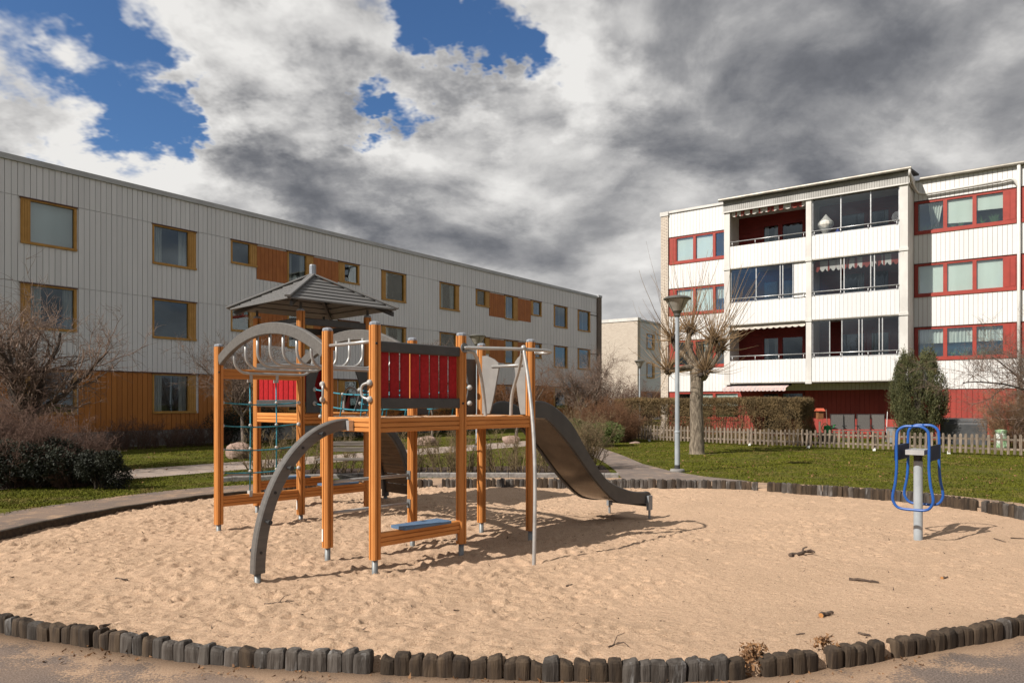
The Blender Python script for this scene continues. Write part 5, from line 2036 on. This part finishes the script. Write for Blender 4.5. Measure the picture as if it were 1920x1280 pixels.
CAP = cap_mesh()
FOOT = MB().lathe([(.030, -.45), (.030, .045)], 12).me('foot', 'zinc', True)
for k, (x, y, top) in POSTS.items():
    wx, wy = (Matrix.Rotation(PA, 3, 'Z') @ Vector((x, y, 0))).xy
    gz = sand_z(-1.333 + wx, 7 + wy)
    z0 = .085 if k in 'BCDEFG' else .04
    po = beam('post', (x, y, z0), (x, y, top), post_prof, 'orange_wood', PS, up=(0, 1, 0))
    c = link('foot', FOOT, po, (0, 0, 0), (0, R(90), 0))
    c = link('cap', CAP, po, (top - z0, 0, 0), (0, R(90), 0))
P = {k: Vector((v[0], v[1], 0)) for k, v in POSTS.items()}
for k, z in (('B', .15), ('H', .11), ('D', .12)):
    MB().box(P[k].x - .0515, P[k].x - .0495, P[k].y + .008, P[k].y + .03, z, z + .13).build('label_plate', 'litter_white', PS)
beam_prof = chamfer_profile(.055, .142, .008, (-.024, .024), (), .0055, .012)
low_prof = chamfer_profile(.055, .135, .008, (-.022, .022), (), .0055, .012)


def between(a, b, z, prof, m, name, inset=.0475, off=(0, 0), key=None, z2=None):
    p, q = P[a], P[b]
    d = (q - p).normalized()
    o = Vector((off[0], off[1], 0))
    return beam(name, p + d * inset + o + Vector((0, 0, z)), q - d * inset + o + Vector((0, 0, z if z2 is None else z2)), prof, m, PS, key=key)


for (a, b) in (('C', 'D'), ('D', 'E'), ('B', 'C'), ('B', 'G'), ('G', 'F'), ('F', 'E'), ('I', 'H'), ('H', 'J'), ('J', 'K'), ('I', 'K')):
    between(a, b, 1.388, beam_prof, 'orange_wood', 'platform_beam')
for (a, b, z) in (('C', 'D', .27), ('A', 'H', .33), ('H', 'J', .34), ('I', 'K', .34)):
    between(a, b, z, low_prof, 'orange_wood', 'low_beam')
between('A', 'H', 1.985, chamfer_profile(.055, .13, .008, (-.03, .03), (), .0035, .007), 'orange_wood', 'net_beam')
seat_prof = chamfer_profile(.24, .03, .006)
beam('seat', (.28, 0, .358), (.88, 0, .358), seat_prof, 'blue_board', PS)
beam('seat', (1.45, 3.36, .428), (2.0, 3.36, .428), seat_prof, 'blue_board', PS)
beam('seat', (1.4, 4.64, .428), (1.95, 4.63, .428), seat_prof, 'blue_board', PS)
# floors
for (x0, x1, y0, y1, n) in ((.03, 2.20, .03, .82, 5), (1.15, 2.2, 3.40, 4.60, 8)):
    u = (y1 - y0) / n
    for i in range(n):
        beam('floor_plank', (x0, y0 + (i + .5) * u, 1.43), (x1, y0 + (i + .5) * u, 1.43), chamfer_profile(u - .008, .032, .004), 'climb_plank', PS)
# a little sand carried up on the platform
sm = MB()
r_ = random.Random(2)
nx_, ny_ = 40, 14
vs = [(.04 + 2.15 * i / nx_, .0 + .80 * j / ny_, 1.449 + .012 * max(0, math.sin(i * .7 + j) * math.cos(j * .9 + i * .3)) + r_.uniform(0, .006)) for i in range(nx_ + 1) for j in range(ny_ + 1)]
fs = [(i * (ny_ + 1) + j, (i + 1) * (ny_ + 1) + j, (i + 1) * (ny_ + 1) + j + 1, i * (ny_ + 1) + j + 1) for i in range(nx_) for j in range(ny_)]
sm.add(vs, fs).build('carried_sand', 'sand', PS, smooth=True, kind='stuff')


def board_panel(a, b, out, label=None):
    """red upright boards between two grey rails"""
    p, q = P[a], P[b]
    d = (q - p).normalized()
    L = (q - p).length
    n = Vector((-d.y, d.x, 0)) * out
    rail = chamfer_profile(.045, .105, .01)
    pr_ = beam('top_rail', p + d * .05 + n * .012 + Vector((0, 0, 2.155)), q - d * .05 + n * .012 + Vector((0, 0, 2.155)), rail, 'grey_wood' if out > 5 else 'dark_panel', PS)
    beam('bottom_rail', p + d * .05 + n * .012 + Vector((0, 0, 1.60)), q - d * .05 + n * .012 + Vector((0, 0, 1.60)), rail, 'dark_panel', PS)
    k = 8
    u = (L - .10) / k
    bp = chamfer_profile(.026, u - .022, .009)
    for i in range(k):
        c = p + d * (.05 + (i + .5) * u) - n * .012
        beam('red_board', c + Vector((0, 0, 1.62)), c + Vector((0, 0, 2.13)), chamfer_profile(u - .020, .024, .007), 'red_board', PS, up=(n.x, n.y, 0), key='rb%s' % a)


MATS['rail_grey'] = MATS['dark_panel']
board_panel('C', 'D', -1)
board_panel('I', 'H', -1)
board_panel('I', 'K', 1)


# dark side panels where the rope bridge starts and pale ones at the slide
def side_panel(x0, x1, y, z0, z1, m, curve_side, th=.02, axis='x', off=0.0):
    """upright panel with one hollowed edge"""
    n = 14
    pts = []
    for i in range(n + 1):
        t = i / n
        z = z0 + (z1 - z0) * t
        w = (x1 - x0) * (.52 + .48 * abs(2 * t - 1) ** 1.6) if m == 'dark_panel' else (x1 - x0) * (.42 + .58 * min(1, t * 1.15) ** .8)
        if m != 'dark_panel' and t > .8:
            w *= 1 - ((t - .8) / .2) ** 2 * .75
        pts.append((w, z))
    prof = [(0, z0)] + [(w, z) for w, z in pts] + [(0, z1)]
    vs = []
    for s in (0, th):
        for (w, z) in prof:
            xx = (x0 + w) if curve_side > 0 else (x1 - w)
            vs.append((xx, y + s, z) if axis == 'x' else (y + s, xx, z))
    k = len(prof)
    fs = [tuple(range(k)), tuple(range(2 * k - 1, k - 1, -1))] + [(i, k + i, k + (i + 1) % k, (i + 1) % k) for i in range(k)]
    return MB().add(vs, fs).build('side_panel', m, PS)


for y in (.90, 3.30):
    side_panel(1.17, 1.42, y, 1.47, 2.16, 'dark_panel', 1)
    side_panel(1.94, 2.19, y, 1.47, 2.16, 'dark_panel', -1)
side_panel(.49, .80, 2.20, 1.47, 2.20, 'grey_panel', -1, axis='y')
side_panel(.05, .24, 2.20, 1.47, 2.20, 'grey_panel', 1, axis='y')
MB().tube([(2.2, .09, 2.06), (2.2, .62, 2.06)], .018, 10).build('grab_bar', 'tube_steel', PS, smooth=True)
side_panel(3.42, 3.66, 2.22, 1.47, 2.16, 'dark_panel', 1, axis='y')
side_panel(4.32, 4.56, 2.22, 1.47, 2.16, 'dark_panel', -1, axis='y')


# monkey bars
def arch_pts(p, q, z_end, z_mid, n=20):
    out = []
    for i in range(n + 1):
        t = i / n
        s = 2 * t - 1
        out.append(p.lerp(q, t) + Vector((0, 0, z_end + (z_mid - z_end) * (1 - abs(s) ** 2.1))))
    return out


dA = (P['B'] - P['A']).normalized()
A0, B0 = P['A'] + dA * .05, P['B'] - dA * .05
H0, G0 = P['H'] + dA * .05, P['G'] - dA * .05
arch_prof = chamfer_profile(.06, .135, .008)
af = arch_pts(A0, B0, 2.15, 2.475)
ah = arch_pts(H0, G0, 2.15, 2.475)
for pts in (af, ah):
    link('arch_beam', sweep_mesh('arch_beam', arch_prof, pts, (1, 0, 0), 'grey_wood'), PS)
for k in range(7):
    t = .13 + .74 * k / 6
    i = int(t * 20)
    p, q = af[i].lerp(af[i + 1], t * 20 - i), ah[i].lerp(ah[i + 1], t * 20 - i)
    zb = 1.97 + .42 * (p.z - 2.27)
    c = []
    c.append(p + Vector((.03, 0, -.04)))
    rr = min(.17, p.z - zb - .05)
    for a in range(7):
        an = a / 6 * math.pi / 2
        c.append(Vector((p.x + .03 + rr * (1 - math.cos(an)), p.y, zb + rr * (1 - math.sin(an)))))
    for a in range(7):
        an = math.pi / 2 - a / 6 * math.pi / 2
        c.append(Vector((q.x - .03 - rr * (1 - math.cos(an)), q.y, zb + rr * (1 - math.sin(an)))))
    c.append(q + Vector((-.03, 0, -.04)))
    MB().tube(c, .017, 10).build('monkey_bar', 'tube_steel', PS, smooth=True)

# bar and hand grips at the front opening, ladder rungs at the back
MB().tube([P['B'] + Vector((0, -.05, 2.205)), P['C'] + Vector((0, .05, 2.205))], .018, 10).build('cross_bar', 'tube_steel', PS, smooth=True)


def ball(name, c, r, m, parent):
    mb = MB()
    prof = [(max(.001, r * math.sin(math.pi * i / 8)), c[2] - r * math.cos(math.pi * i / 8)) for i in range(9)]
    mb.lathe(prof, 12, c[0], c[1])
    return mb.build(name, m, parent, smooth=True)


for k, s in (('B', -1), ('C', 1)):
    for z in (1.64, 1.80):
        ball('grip_ball', (P[k].x - .06, P[k].y, z), .032, 'ball_plastic', PS)
    MB().tube(smooth_path([(P[k].x - .07, P[k].y, 1.80), (P[k].x - .10, P[k].y + s * .07, 1.77), (P[k].x - .10, P[k].y + s * .07, 1.67), (P[k].x - .07, P[k].y, 1.64)], 5), .013, 8).build('hand_grip', 'tube_steel', PS, smooth=True)
for z in (.44, .77):
    rg_ = MB().tube([P['B'] + Vector((.04, 0, z)), P['G'] + Vector((-.04, 0, z))], .019, 10).build('rung', 'tube_steel', PS, smooth=True)
    MB().box(P['G'].x - .058, P['G'].x - .048, .82, .88, z - .05, z + .05).build('bracket', 'zinc', rg_)

# curved climbing arm with pegs
n = 22
arm = [(-.05 - .94 * math.sin(i / n * math.pi / 2) ** 1.0, .425, .05 + 1.34 * math.cos(i / n * math.pi / 2)) for i in range(n + 1)]
CA = link('climbing_arm', sweep_mesh('climbing_arm', chamfer_profile(.095, .115, .012), arm, (0, 1, 0), 'grey_wood'), PS)
MB().lathe([(.03, -.4), (.03, .06)], 12, arm[-1][0], .425).build('foot', 'zinc', CA, smooth=True)
MB().box(-.085, -.030, .32, .372, 1.33, 1.43).build('bracket', 'alu', CA)
for j, i in enumerate((5, 8, 11, 14, 17, 20)):
    x, y, z = arm[i]
    s = 1 if j % 2 else -1
    MB().tube([(x, y + s * .045, z), (x, y + s * .12, z)], .012, 8).tube([(x, y + s * .105, z), (x, y + s * .13, z)], .022, 10).tube([(x, y - s * .046, z), (x, y - s * .053, z)], .014, 8).build('peg', 'black_rubber', CA)

# curved plank wall on the far side of the tower
PW = None
for y in (3.58, 4.30):
    arm2 = [(2.27 + .98 * math.sin(i / n * math.pi / 2), y, .02 + 1.36 * math.cos(i / n * math.pi / 2)) for i in range(n + 1)]
    o = link('climbing_arm', sweep_mesh('climbing_arm', chamfer_profile(.07, .115, .012), arm2, (0, 1, 0), 'dark_panel'), PS)
    MB().lathe([(.03, -.4), (.03, .03)], 12, arm2[-1][0], y).build('foot', 'zinc', o, smooth=True)
for i in range(12):
    t = (i + .6) / 12.5 * math.pi / 2
    x, z = 2.27 + .98 * math.sin(t), .02 + 1.36 * math.cos(t)
    tx, tz = .98 * math.cos(t), -1.36 * math.sin(t)
    beam('climbing_plank', (x, 3.617, z), (x, 4.263, z), chamfer_profile(.155, .024, .004), 'climb_plank', PS, up=Vector((-tz, 0, tx)).normalized())
MB().tube(smooth_path([(2.3, 3.75, 1.42), (2.32, 3.75, 1.72), (2.32, 3.85, 1.84), (2.32, 4.02, 1.84), (2.32, 4.12, 1.72), (2.3, 4.12, 1.42)], 5), .018, 8).build('grab_hoop', 'tube_steel', PS, smooth=True)

# climbing net
ny = [(.38, 1), (.74, 2)]
dN = (P['H'] - P['A'])
for f in (.36, .68):
    p = P['A'].lerp(P['H'], f)
    net = MB().tube([(p.x, p.y, 1.90), (p.x + .01, p.y, 1.2), (p.x, p.y, .40)], .009, 7).build('net_rope', 'rope_teal', PS, smooth=True)
    MB().box(p.x - .02, p.x + .02, p.y - .035, p.y + .035, 1.88, 1.98).build('clamp', 'ball_plastic', net)
    MB().box(p.x - .02, p.x + .02, p.y - .035, p.y + .035, .36, .44).build('clamp', 'ball_plastic', net)
    for z in (.70, 1.0, 1.31, 1.61):
        ball('knot', (p.x + .005, p.y, z), .021, 'ball_plastic', net)
for z in (.70, 1.0, 1.31, 1.61):
    p, q = P['A'] + Vector((.05, 0, 0)), P['H'] - Vector((.05, 0, 0))
    net = MB().tube([p.lerp(q, t / 12) + Vector((0, 0, z - .03 * math.sin(math.pi * t / 12))) for t in range(13)], .009, 7).build('net_rope', 'rope_teal', PS, smooth=True)
    ball('knot', (p.x, p.y, z), .027, 'ball_plastic', net)
    ball('knot', (q.x, q.y - .03, z), .027, 'ball_plastic', net)

# rope bridge between the tower and the platform
for i in range(15):
    y = .98 + (3.24 - .98) * (i + .5) / 15
    z = 1.42 - .10 * math.sin(math.pi * (y - .98) / 2.26)
    beam('bridge_plank', (1.32, y, z), (2.04, y, z), chamfer_profile(.13, .03, .005), 'grey_panel', PS, key='bp')
for x in (1.30, 2.06):
    for z0 in (1.60, 1.80):
        pts = [(x, .92 + 2.40 * t / 16, z0 - .09 * math.sin(math.pi * t / 16)) for t in range(17)]
        ro = MB().tube(pts, .010, 7).build('bridge_rope', 'rope_teal', PS, smooth=True)
        ball('knot', (x, .88, z0), .034, 'ball_plastic', ro)
        ball('knot', (x, 3.31, z0), .034, 'ball_plastic', ro)
    for k in range(5):
        y = 1.15 + 1.92 * k / 4
        s = math.sin(math.pi * (y - .92) / 2.4)
        ro = MB().tube([(x, y, 1.81 - .09 * s), (x + .01, y + .05, 1.6 - .09 * s), (x, y + .08, 1.43 - .1 * s)], .008, 6).build('bridge_rope', 'rope_teal', PS, smooth=True)
        ball('knot', (x, y, 1.80 - .09 * s), .02, 'ball_plastic', ro)
        ball('knot', (x, y + .08, 1.45 - .1 * s), .028, 'ball_plastic', ro)

# tower roof
cx, cy = 1.68, 4.0
hs, ze, za = .90, 3.02, 3.54
roof = MB()
for (x, y) in ((-1, -1), (1, -1), (1, 1), (-1, 1)):
    roof.add([(cx + x * .03, cy + y * .03 + .0, za - .10), (cx + x * .03 + .04, cy + y * .03, za - .10), (cx + x * .85 + .04, cy + y * .85, ze - .09), (cx + x * .85, cy + y * .85, ze - .09),
              (cx + x * .03, cy + y * .03, za - .03), (cx + x * .03 + .04, cy + y * .03, za - .03), (cx + x * .85 + .04, cy + y * .85, ze - .02), (cx + x * .85, cy + y * .85, ze - .02)],
             [(0, 3, 2, 1), (4, 5, 6, 7), (0, 1, 5, 4), (1, 2, 6, 5), (2, 3, 7, 6), (3, 0, 4, 7)])
RF = roof.build('roof', 'dark_panel', PS)
NS = 8
for f in range(4):
    a = f * math.pi / 2
    M = Matrix.Rotation(a, 3, 'Z')
    for i in range(NS):
        t0, t1 = i / NS, (i + 1) / NS + .02
        t1 = min(t1, 1)
        h0, h1 = hs * (1 - t0), max(hs * (1 - t1), .01)
        z0, z1 = ze + (za - ze) * t0, ze + (za - ze) * t1
        lift = .022
        q = [(-h0, -h0, z0 + lift), (h0, -h0, z0 + lift), (h1, -h1, z1), (-h1, -h1, z1), (-h0, -h0, z0), (h0, -h0, z0), (h1, -h1, z1 - .018), (-h1, -h1, z1 - .018)]
        vs = [tuple(M @ Vector(v) + Vector((cx, cy, 0))) for v in q]
        MB().add(vs, [(0, 1, 2, 3), (7, 6, 5, 4), (4, 5, 1, 0), (1, 5, 6, 2), (0, 3, 7, 4), (2, 6, 7, 3)]).build('slat', 'roof_slat', RF)
    c0 = M @ Vector((-hs - .02, -hs - .02, 0)) + Vector((cx, cy, ze + .030))
    c1 = Vector((cx, cy, za + .030))
    beam('ridge', c0, c1, chamfer_profile(.085, .03, .008), 'roof_slat', RF)
MB().lathe([(.052, za - .02), (.052, za + .155), (.045, za + .172), (.0, za + .176)], 8, cx, cy).build('finial', 'cap_plastic', RF)
for (a, b) in (('H', 'J'), ('H', 'I'), ('J', 'K'), ('I', 'K')):
    between(a, b, 2.76, chamfer_profile(.045, .10, .01), 'dark_panel', 'head_beam')
for k in 'HIJK':
    MB().tube([(P[k].x, P[k].y, 2.90), (P[k].x, P[k].y, 3.02)], .02, 8).build('roof_bracket', 'dark_panel', PS)

# slide
S0 = 2.235
bed = smooth_path([(0, 0, 1.45), (.25, 0, 1.45), (.45, 0, 1.41), (.89, 0, 1.07), (1.37, 0, .62), (1.79, 0, .31), (2.1, 0, .215), (2.45, 0, .18), (2.72, 0, .165)], 5)
topc = smooth_path([(0, 0, 1.50), (.12, 0, 1.60), (.32, 0, 1.63), (.59, 0, 1.545), (.91, 0, 1.33), (1.24, 0, .95), (1.6, 0, .60), (1.84, 0, .475), (2.2, 0, .36), (2.5, 0, .315), (2.66, 0, .31), (2.72, 0, .28)], 5)


def ztop(x):
    for a, b in zip(topc[:-1], topc[1:]):
        if a.x <= x <= b.x + 1e-6:
            return a.z + (b.z - a.z) * (x - a.x) / max(b.x - a.x, 1e-6)
    return topc[-1].z


yc, hw = .425, .29
vs, fs = [], []
for p in bed:
    for (y, z) in ((-hw, 0), (hw, 0), (hw, -.012), (-hw, -.012)):
        vs.append((S0 + p.x, yc + y, p.z + z))
for i in range(len(bed) - 1):
    for k in range(4):
        j = (k + 1) % 4
        fs.append((i * 4 + k, i * 4 + j, (i + 1) * 4 + j, (i + 1) * 4 + k))
fs += [(0, 3, 2, 1), tuple(len(vs) - 4 + i for i in range(4))]
SL = MB().add(vs, fs).build('slide', 'slide_steel', PS, smooth=False)
for s in (-1, 1):
    vs, fs = [], []
    for p in bed:
        dn = p.z - .03
        up_ = ztop(p.x)
        for (y, z) in ((0, dn), (.045, dn), (.045, up_ - .015), (.033, up_), (.012, up_), (0, up_ - .015)):
            vs.append((S0 + p.x, yc + s * (hw + .002) + s * y, z))
    for i in range(len(bed) - 1):
        for k in range(6):
            j = (k + 1) % 6
            fs.append((i * 6 + k, i * 6 + j, (i + 1) * 6 + j, (i + 1) * 6 + k))
    fs += [(0, 1, 2, 3, 4, 5), tuple(len(vs) - 6 + i for i in range(6))]
    MB().add(vs, fs).build('side_wall', 'slide_plastic', SL)
    ft = MB().box(S0 + 2.60, S0 + 2.70, yc + s * .34, yc + s * .38, .04, .25)
    ft.tube([(S0 + 2.65, yc + s * .36, -.3), (S0 + 2.65, yc + s * .36, .06)], .018, 8)
    ft.build('foot', 'pot_grey', SL)
MB().box(S0 + 2.62, S0 + 2.68, yc - .33, yc + .33, .09, .13).build('foot_bar', 'dark_panel', SL)

# curved rail and sliding pole
rl = smooth_path([(1.125, -.05, 2.20), (1.22, -.10, 2.20), (1.45, -.23, 2.20), (1.73, -.36, 2.20), (2.0, -.40, 2.20), (2.22, -.33, 2.20), (2.33, -.18, 2.20), (2.31, -.08, 2.20), (2.25, -.045, 2.20)], 6)
RLG = MB().tube(rl, .020, 10).build('curved_rail', 'tube_steel', PS, smooth=True)
MB().tube([(1.125, -.048, 2.20), (1.125, -.058, 2.20)], .052, 14).build('rail_plate', 'zinc', RLG)
ball('rail_joint', (1.73, -.36, 2.215), .033, 'tube_steel', RLG)
MB().tube(smooth_path([(1.73, -.36, 2.20), (1.69, -.47, 1.85), (1.60, -.63, 1.25), (1.50, -.74, .6), (1.42, -.79, -.3)], 6), .020, 10).build('sliding_pole', 'tube_steel', RLG, smooth=True)
MB().tube(smooth_path([(1.73, -.34, 2.18), (1.83, -.2, 2.0), (1.92, .0, 1.7), (1.95, .05, 1.44)], 6), .020, 10).build('grab_pole', 'tube_steel', RLG, smooth=True)
MB().tube(smooth_path([(1.15, -.05, 2.16), (1.28, -.05, 2.14), (1.42, .0, 1.9), (1.52, .05, 1.62), (1.54, .05, 1.44)], 6), .020, 10).build('grab_pole', 'tube_steel', RLG, smooth=True)
for k, z in (('D', 2.18), ('D', 1.6), ('C', 2.18), ('A', 2.0)):
    MB().tube([(P[k].x - .02, P[k].y - .047, z), (P[k].x - .02, P[k].y - .06, z)], .012, 8).build('bolt', 'black_rubber', PS)

# ---------------------------------------------------------------- outdoor exercise machine
tx, ty = 4.93, 8.74
TR = thing('exercise_machine', 'blue tubular push pull exercise machine on a grey post in the sand', 'exercise machine', (tx, ty, 0), R(50))
MB().lathe([(.050, -.5), (.050, .90), (.044, .905)], 20).build('post', 'lamp_pole', TR, smooth=False)
MB().lathe([(.048, .906), (.048, .96), (.06, .965), (.06, .985)], 16).build('collar', 'black_rubber', TR)
# local x = along the axis between the two hoops, local y = across
MB().box(-.20, .20, -.10, .10, .986, 1.045).build('crossbar', 'alu', TR)


def hoop_pts(x):
    ctl = [(.0, 1.33), (.10, 1.325), (.175, 1.27), (.19, 1.15), (.19, .95), (.19, .82), (.205, .65), (.235, .5), (.225, .42), (.16, .355), (.0, .345)]
    ctl = [(y * .9, z) for y, z in ctl]
    right = [(x, y, z) for y, z in ctl]
    left = [(x, -y, z) for y, z in reversed(ctl)]
    return smooth_path(right + left[1:], 5)


for x in (-.31, .31):
    MB().tube(hoop_pts(x), .0165, 10, caps=True).build('hoop', 'trainer_blue', TR, smooth=True)
for s in (-1, 1):
    MB().box(-.31, .31, s * .170 - .012, s * .185 + .012, .92, 1.10).build('side_plate', 'trainer_navy', TR)

# ---------------------------------------------------------------- sticks, leaves and litter
def ground_at(px, py):
    x, y = PX(px, py)
    for _ in range(4):
        z = sand_z(x, y) if y > 4.3 else 0
        y = 1350 * (1.6 - z) / (py - 756)
        x = (px - 960) / 1350 * y
    return Vector((x, y, sand_z(x, y) if y > 4.3 else 0.0))


def stick(px0, py0, px1, py1, r, label, m='stick', fork=False, cut_ends=False, name='stick'):
    a, b = ground_at(px0, py0), ground_at(px1, py1)
    root = thing(name, label, 'stick', ((a.x + b.x) / 2, (a.y + b.y) / 2, (a.z + b.z) / 2 + r * .7), 0)
    o = Vector(root.location)
    q = random.Random(int(px0))
    n = 6
    pts = [a.lerp(b, i / n) - Vector((o.x, o.y, (a.z + b.z) / 2)) + Vector((q.uniform(-1, 1), q.uniform(-1, 1), q.uniform(-.3, .8))) * r * .6 for i in range(n + 1)]
    mb = MB().tube(pts, [r * (1 - .45 * i / n) * q.uniform(.85, 1.15) for i in range(n + 1)], 7)
    if fork:
        p = pts[4]
        mb.tube([p, p + Vector((.04, -.05, .03)), p + Vector((.07, -.09, .015))], [r * .7, r * .5, r * .35], 6)
        mb.tube([pts[3], pts[3] + Vector((.03, .05, .04)), pts[3] + Vector((.08, .07, .05))], [r * .6, r * .45, r * .3], 6)
    mb.build('wood', m, root)
    if cut_ends:
        d = (pts[0] - pts[1]).normalized()
        MB().tube([pts[0] + d * .0005, pts[0] + d * .003], r * .92, 8).build('cut_end', 'stick_cut', root)
    return root


stick(1480, 1044, 1523, 1036, .022, 'thick forked brown stick on the sand left of the exercise machine', fork=True)
stick(1591, 1087, 1647, 1093, .015, 'straight barked stick lying on the open sand below the exercise machine')
stick(1536, 1156, 1560, 1151, .020, 'short cut log piece with an orange end near the front right edging', cut_ends=True)
stick(1764, 1084, 1777, 1084, .014, 'tiny cut wood stub with orange end on the right of the sand', cut_ends=True)
stick(1864, 1010, 1886, 1017, .008, 'thin curved twig on the sand right of the exercise machine')
stick(1894, 1009, 1920, 1010, .009, 'brown twig at the right edge of the sand')
stick(495, 1133, 552, 1127, .006, 'slender dark twig with a ragged end on the left part of the sand', fork=True)
stick(1140, 1214, 1162, 1205, .006, 'small forked black twig near the front edging', fork=True)
stick(1492, 1190, 1508, 1188, .006, 'small dark twig near the front right edging')
stick(1610, 1188, 1632, 1193, .010, 'flat brown bark piece close to the front right edging')
stick(216, 1085, 240, 1088, .011, 'pale bark piece on the left part of the sand')
stick(190, 1178, 213, 1172, .013, 'dark wood splinter lying behind the front left edging')
stick(1062, 1100, 1074, 1096, .010, 'small dark wood chip in the middle of the sand')
stick(344, 1060, 358, 1059, .011, 'small brown wood chip left of the climbing arm')
stick(850, 1147, 862, 1145, .006, 'tiny dark twig on the sand in front of the climbing frame')


def litter(name, label, pts, size, m, seed, n_per, spread, zr):
    rg = np.random.default_rng(seed)
    P_ = []
    for p in pts:
        q = np.array([[p.x, p.y, p.z]]) + np.stack([rg.normal(0, spread, n_per), rg.normal(0, spread * .7, n_per), rg.uniform(0, zr, n_per)], 1)
        P_.append(q)
    link(name, leaf_mass(name, np.concatenate(P_), size, m, seed, .55), kind='stuff')


gp = [ground_at(1408, 1258), ground_at(1418, 1252), ground_at(1400, 1264), ground_at(1545, 1240), ground_at(1550, 1232), ground_at(1690, 1222)]
litter('dry_leaves', '', gp, .034, 'dry_leaf', 5, 110, .036, .085)
gp = [Vector((*PX(px, py), .0)) for px, py in ((220, 1232), (420, 1250), (470, 1252), (160, 1222), (600, 1262), (780, 1268), (880, 1270), (960, 1276), (1100, 1276), (1250, 1278), (1330, 1276), (1480, 1268), (1600, 1252), (1700, 1240))]
litter('leaf_litter', '', gp, .03, 'dry_leaf', 6, 22, .11, .012)
rg = np.random.default_rng(77)
k = 420
sx, sy = rg.uniform(-5.5, 7, k), rg.uniform(4.5, 13.5, k)
ok = in_poly(sx, sy, OUTLINE)
pp = np.array([[x, y, sand_z(x, y) + .004] for x, y in zip(sx[ok], sy[ok])])
link('wood_chips', leaf_mass('wood_chips', pp, .035, 'stick', 78, .35), kind='stuff')


k = 900
sx, sy = np.concatenate([rg.uniform(3.5, 17, k), rg.uniform(-12, -5, 260)]), np.concatenate([rg.uniform(11.5, 29, k), rg.uniform(11, 30, 260)])
ok = ~(in_poly(sx, sy, STRIP_OUT) | in_poly(sx, sy, OUTLINE) | in_poly(sx, sy, LINK))
pp = np.array([[x, y, .02] for x, y in zip(sx[ok], sy[ok])])
link('fallen_leaves', leaf_mass('fallen_leaves', pp, .055, 'dry_leaf', 79, .6), kind='stuff')

# ---------------------------------------------------------------- grass blades on the lawns
def grass():
    rg = np.random.default_rng(1)
    zones = [(-13, -4.5, 11.0, 17.5, 60000), (3.2, 19, 11.0, 32, 210000), (-12, 3.0, 17, 33, 70000), (-16, -6, 22, 31, 20000)]
    allp = []
    strip = STRIP_OUT
    for (x0, x1, y0, y1, n) in zones:
        x, y = rg.uniform(x0, x1, n), y0 + (y1 - y0) * rg.random(n) ** 1.35
        bad = in_poly(x, y, strip) | in_poly(x, y, OUTLINE) | in_poly(x, y, WALK) | in_poly(x, y, LINK) | in_poly(x, y, BED)
        bad |= np.hypot(x - 3.88, y - 16.9) < .33
        k = np.hypot(x - 5.88, y - 22.9)
        bad |= (k < .6) & (rg.random(n) < .9)
        wn = vnoise(x * .8 + 3, y * .8 + 90)
        bad |= (wn < .28) & (rg.random(n) < .6)
        bad |= (x * .8055 - y * .5925) - (L_ORG[0] * .8055 - L_ORG[1] * .5925) < .3
        bad |= (x * -.5925 + y * -.8055) - (R_ORG[0] * -.5925 + R_ORG[1] * -.8055) < .3
        allp.append(np.stack([x[~bad], y[~bad]], 1))
    # ragged tufts creeping over the edge of the trodden strip
    i = rg.integers(0, NO, 9000)
    so_ = np.array(strip)[i]
    yy = np.array(OUTLINE)[i][:, 1]
    tp = so_ + rg.normal(0, .09, so_.shape)
    keep = (yy > 8.0) & ~((tp[:, 0] > 2.2) & (tp[:, 0] < 4.9) & (tp[:, 1] > 14.5)) & ~in_poly(tp[:, 0], tp[:, 1], OUTLINE)
    allp.append(tp[keep])
    p = np.concatenate(allp)
    n = len(p)
    h = rg.uniform(.012, .036, n) * (.7 + .6 * vnoise(p[:, 0] * 1.3, p[:, 1] * 1.3))
    an = rg.uniform(0, 6.283, n)
    wd = rg.uniform(.004, .009, n) * (1 + p[:, 1] / 30)
    lean = rg.normal(0, .022, (n, 2))
    z = np.full(n, -.006)
    a = np.stack([p[:, 0] - wd * np.cos(an), p[:, 1] - wd * np.sin(an), z], 1)
    b = np.stack([p[:, 0] + wd * np.cos(an), p[:, 1] + wd * np.sin(an), z], 1)
    c = np.stack([p[:, 0] + lean[:, 0], p[:, 1] + lean[:, 1], z + h], 1)
    V = np.stack([a, b, c], 1).reshape(-1, 3)
    link('grass', mesh_np('grass', V, np.arange(len(V)).reshape(-1, 3), ['grass_blade']), kind='stuff')


grass()
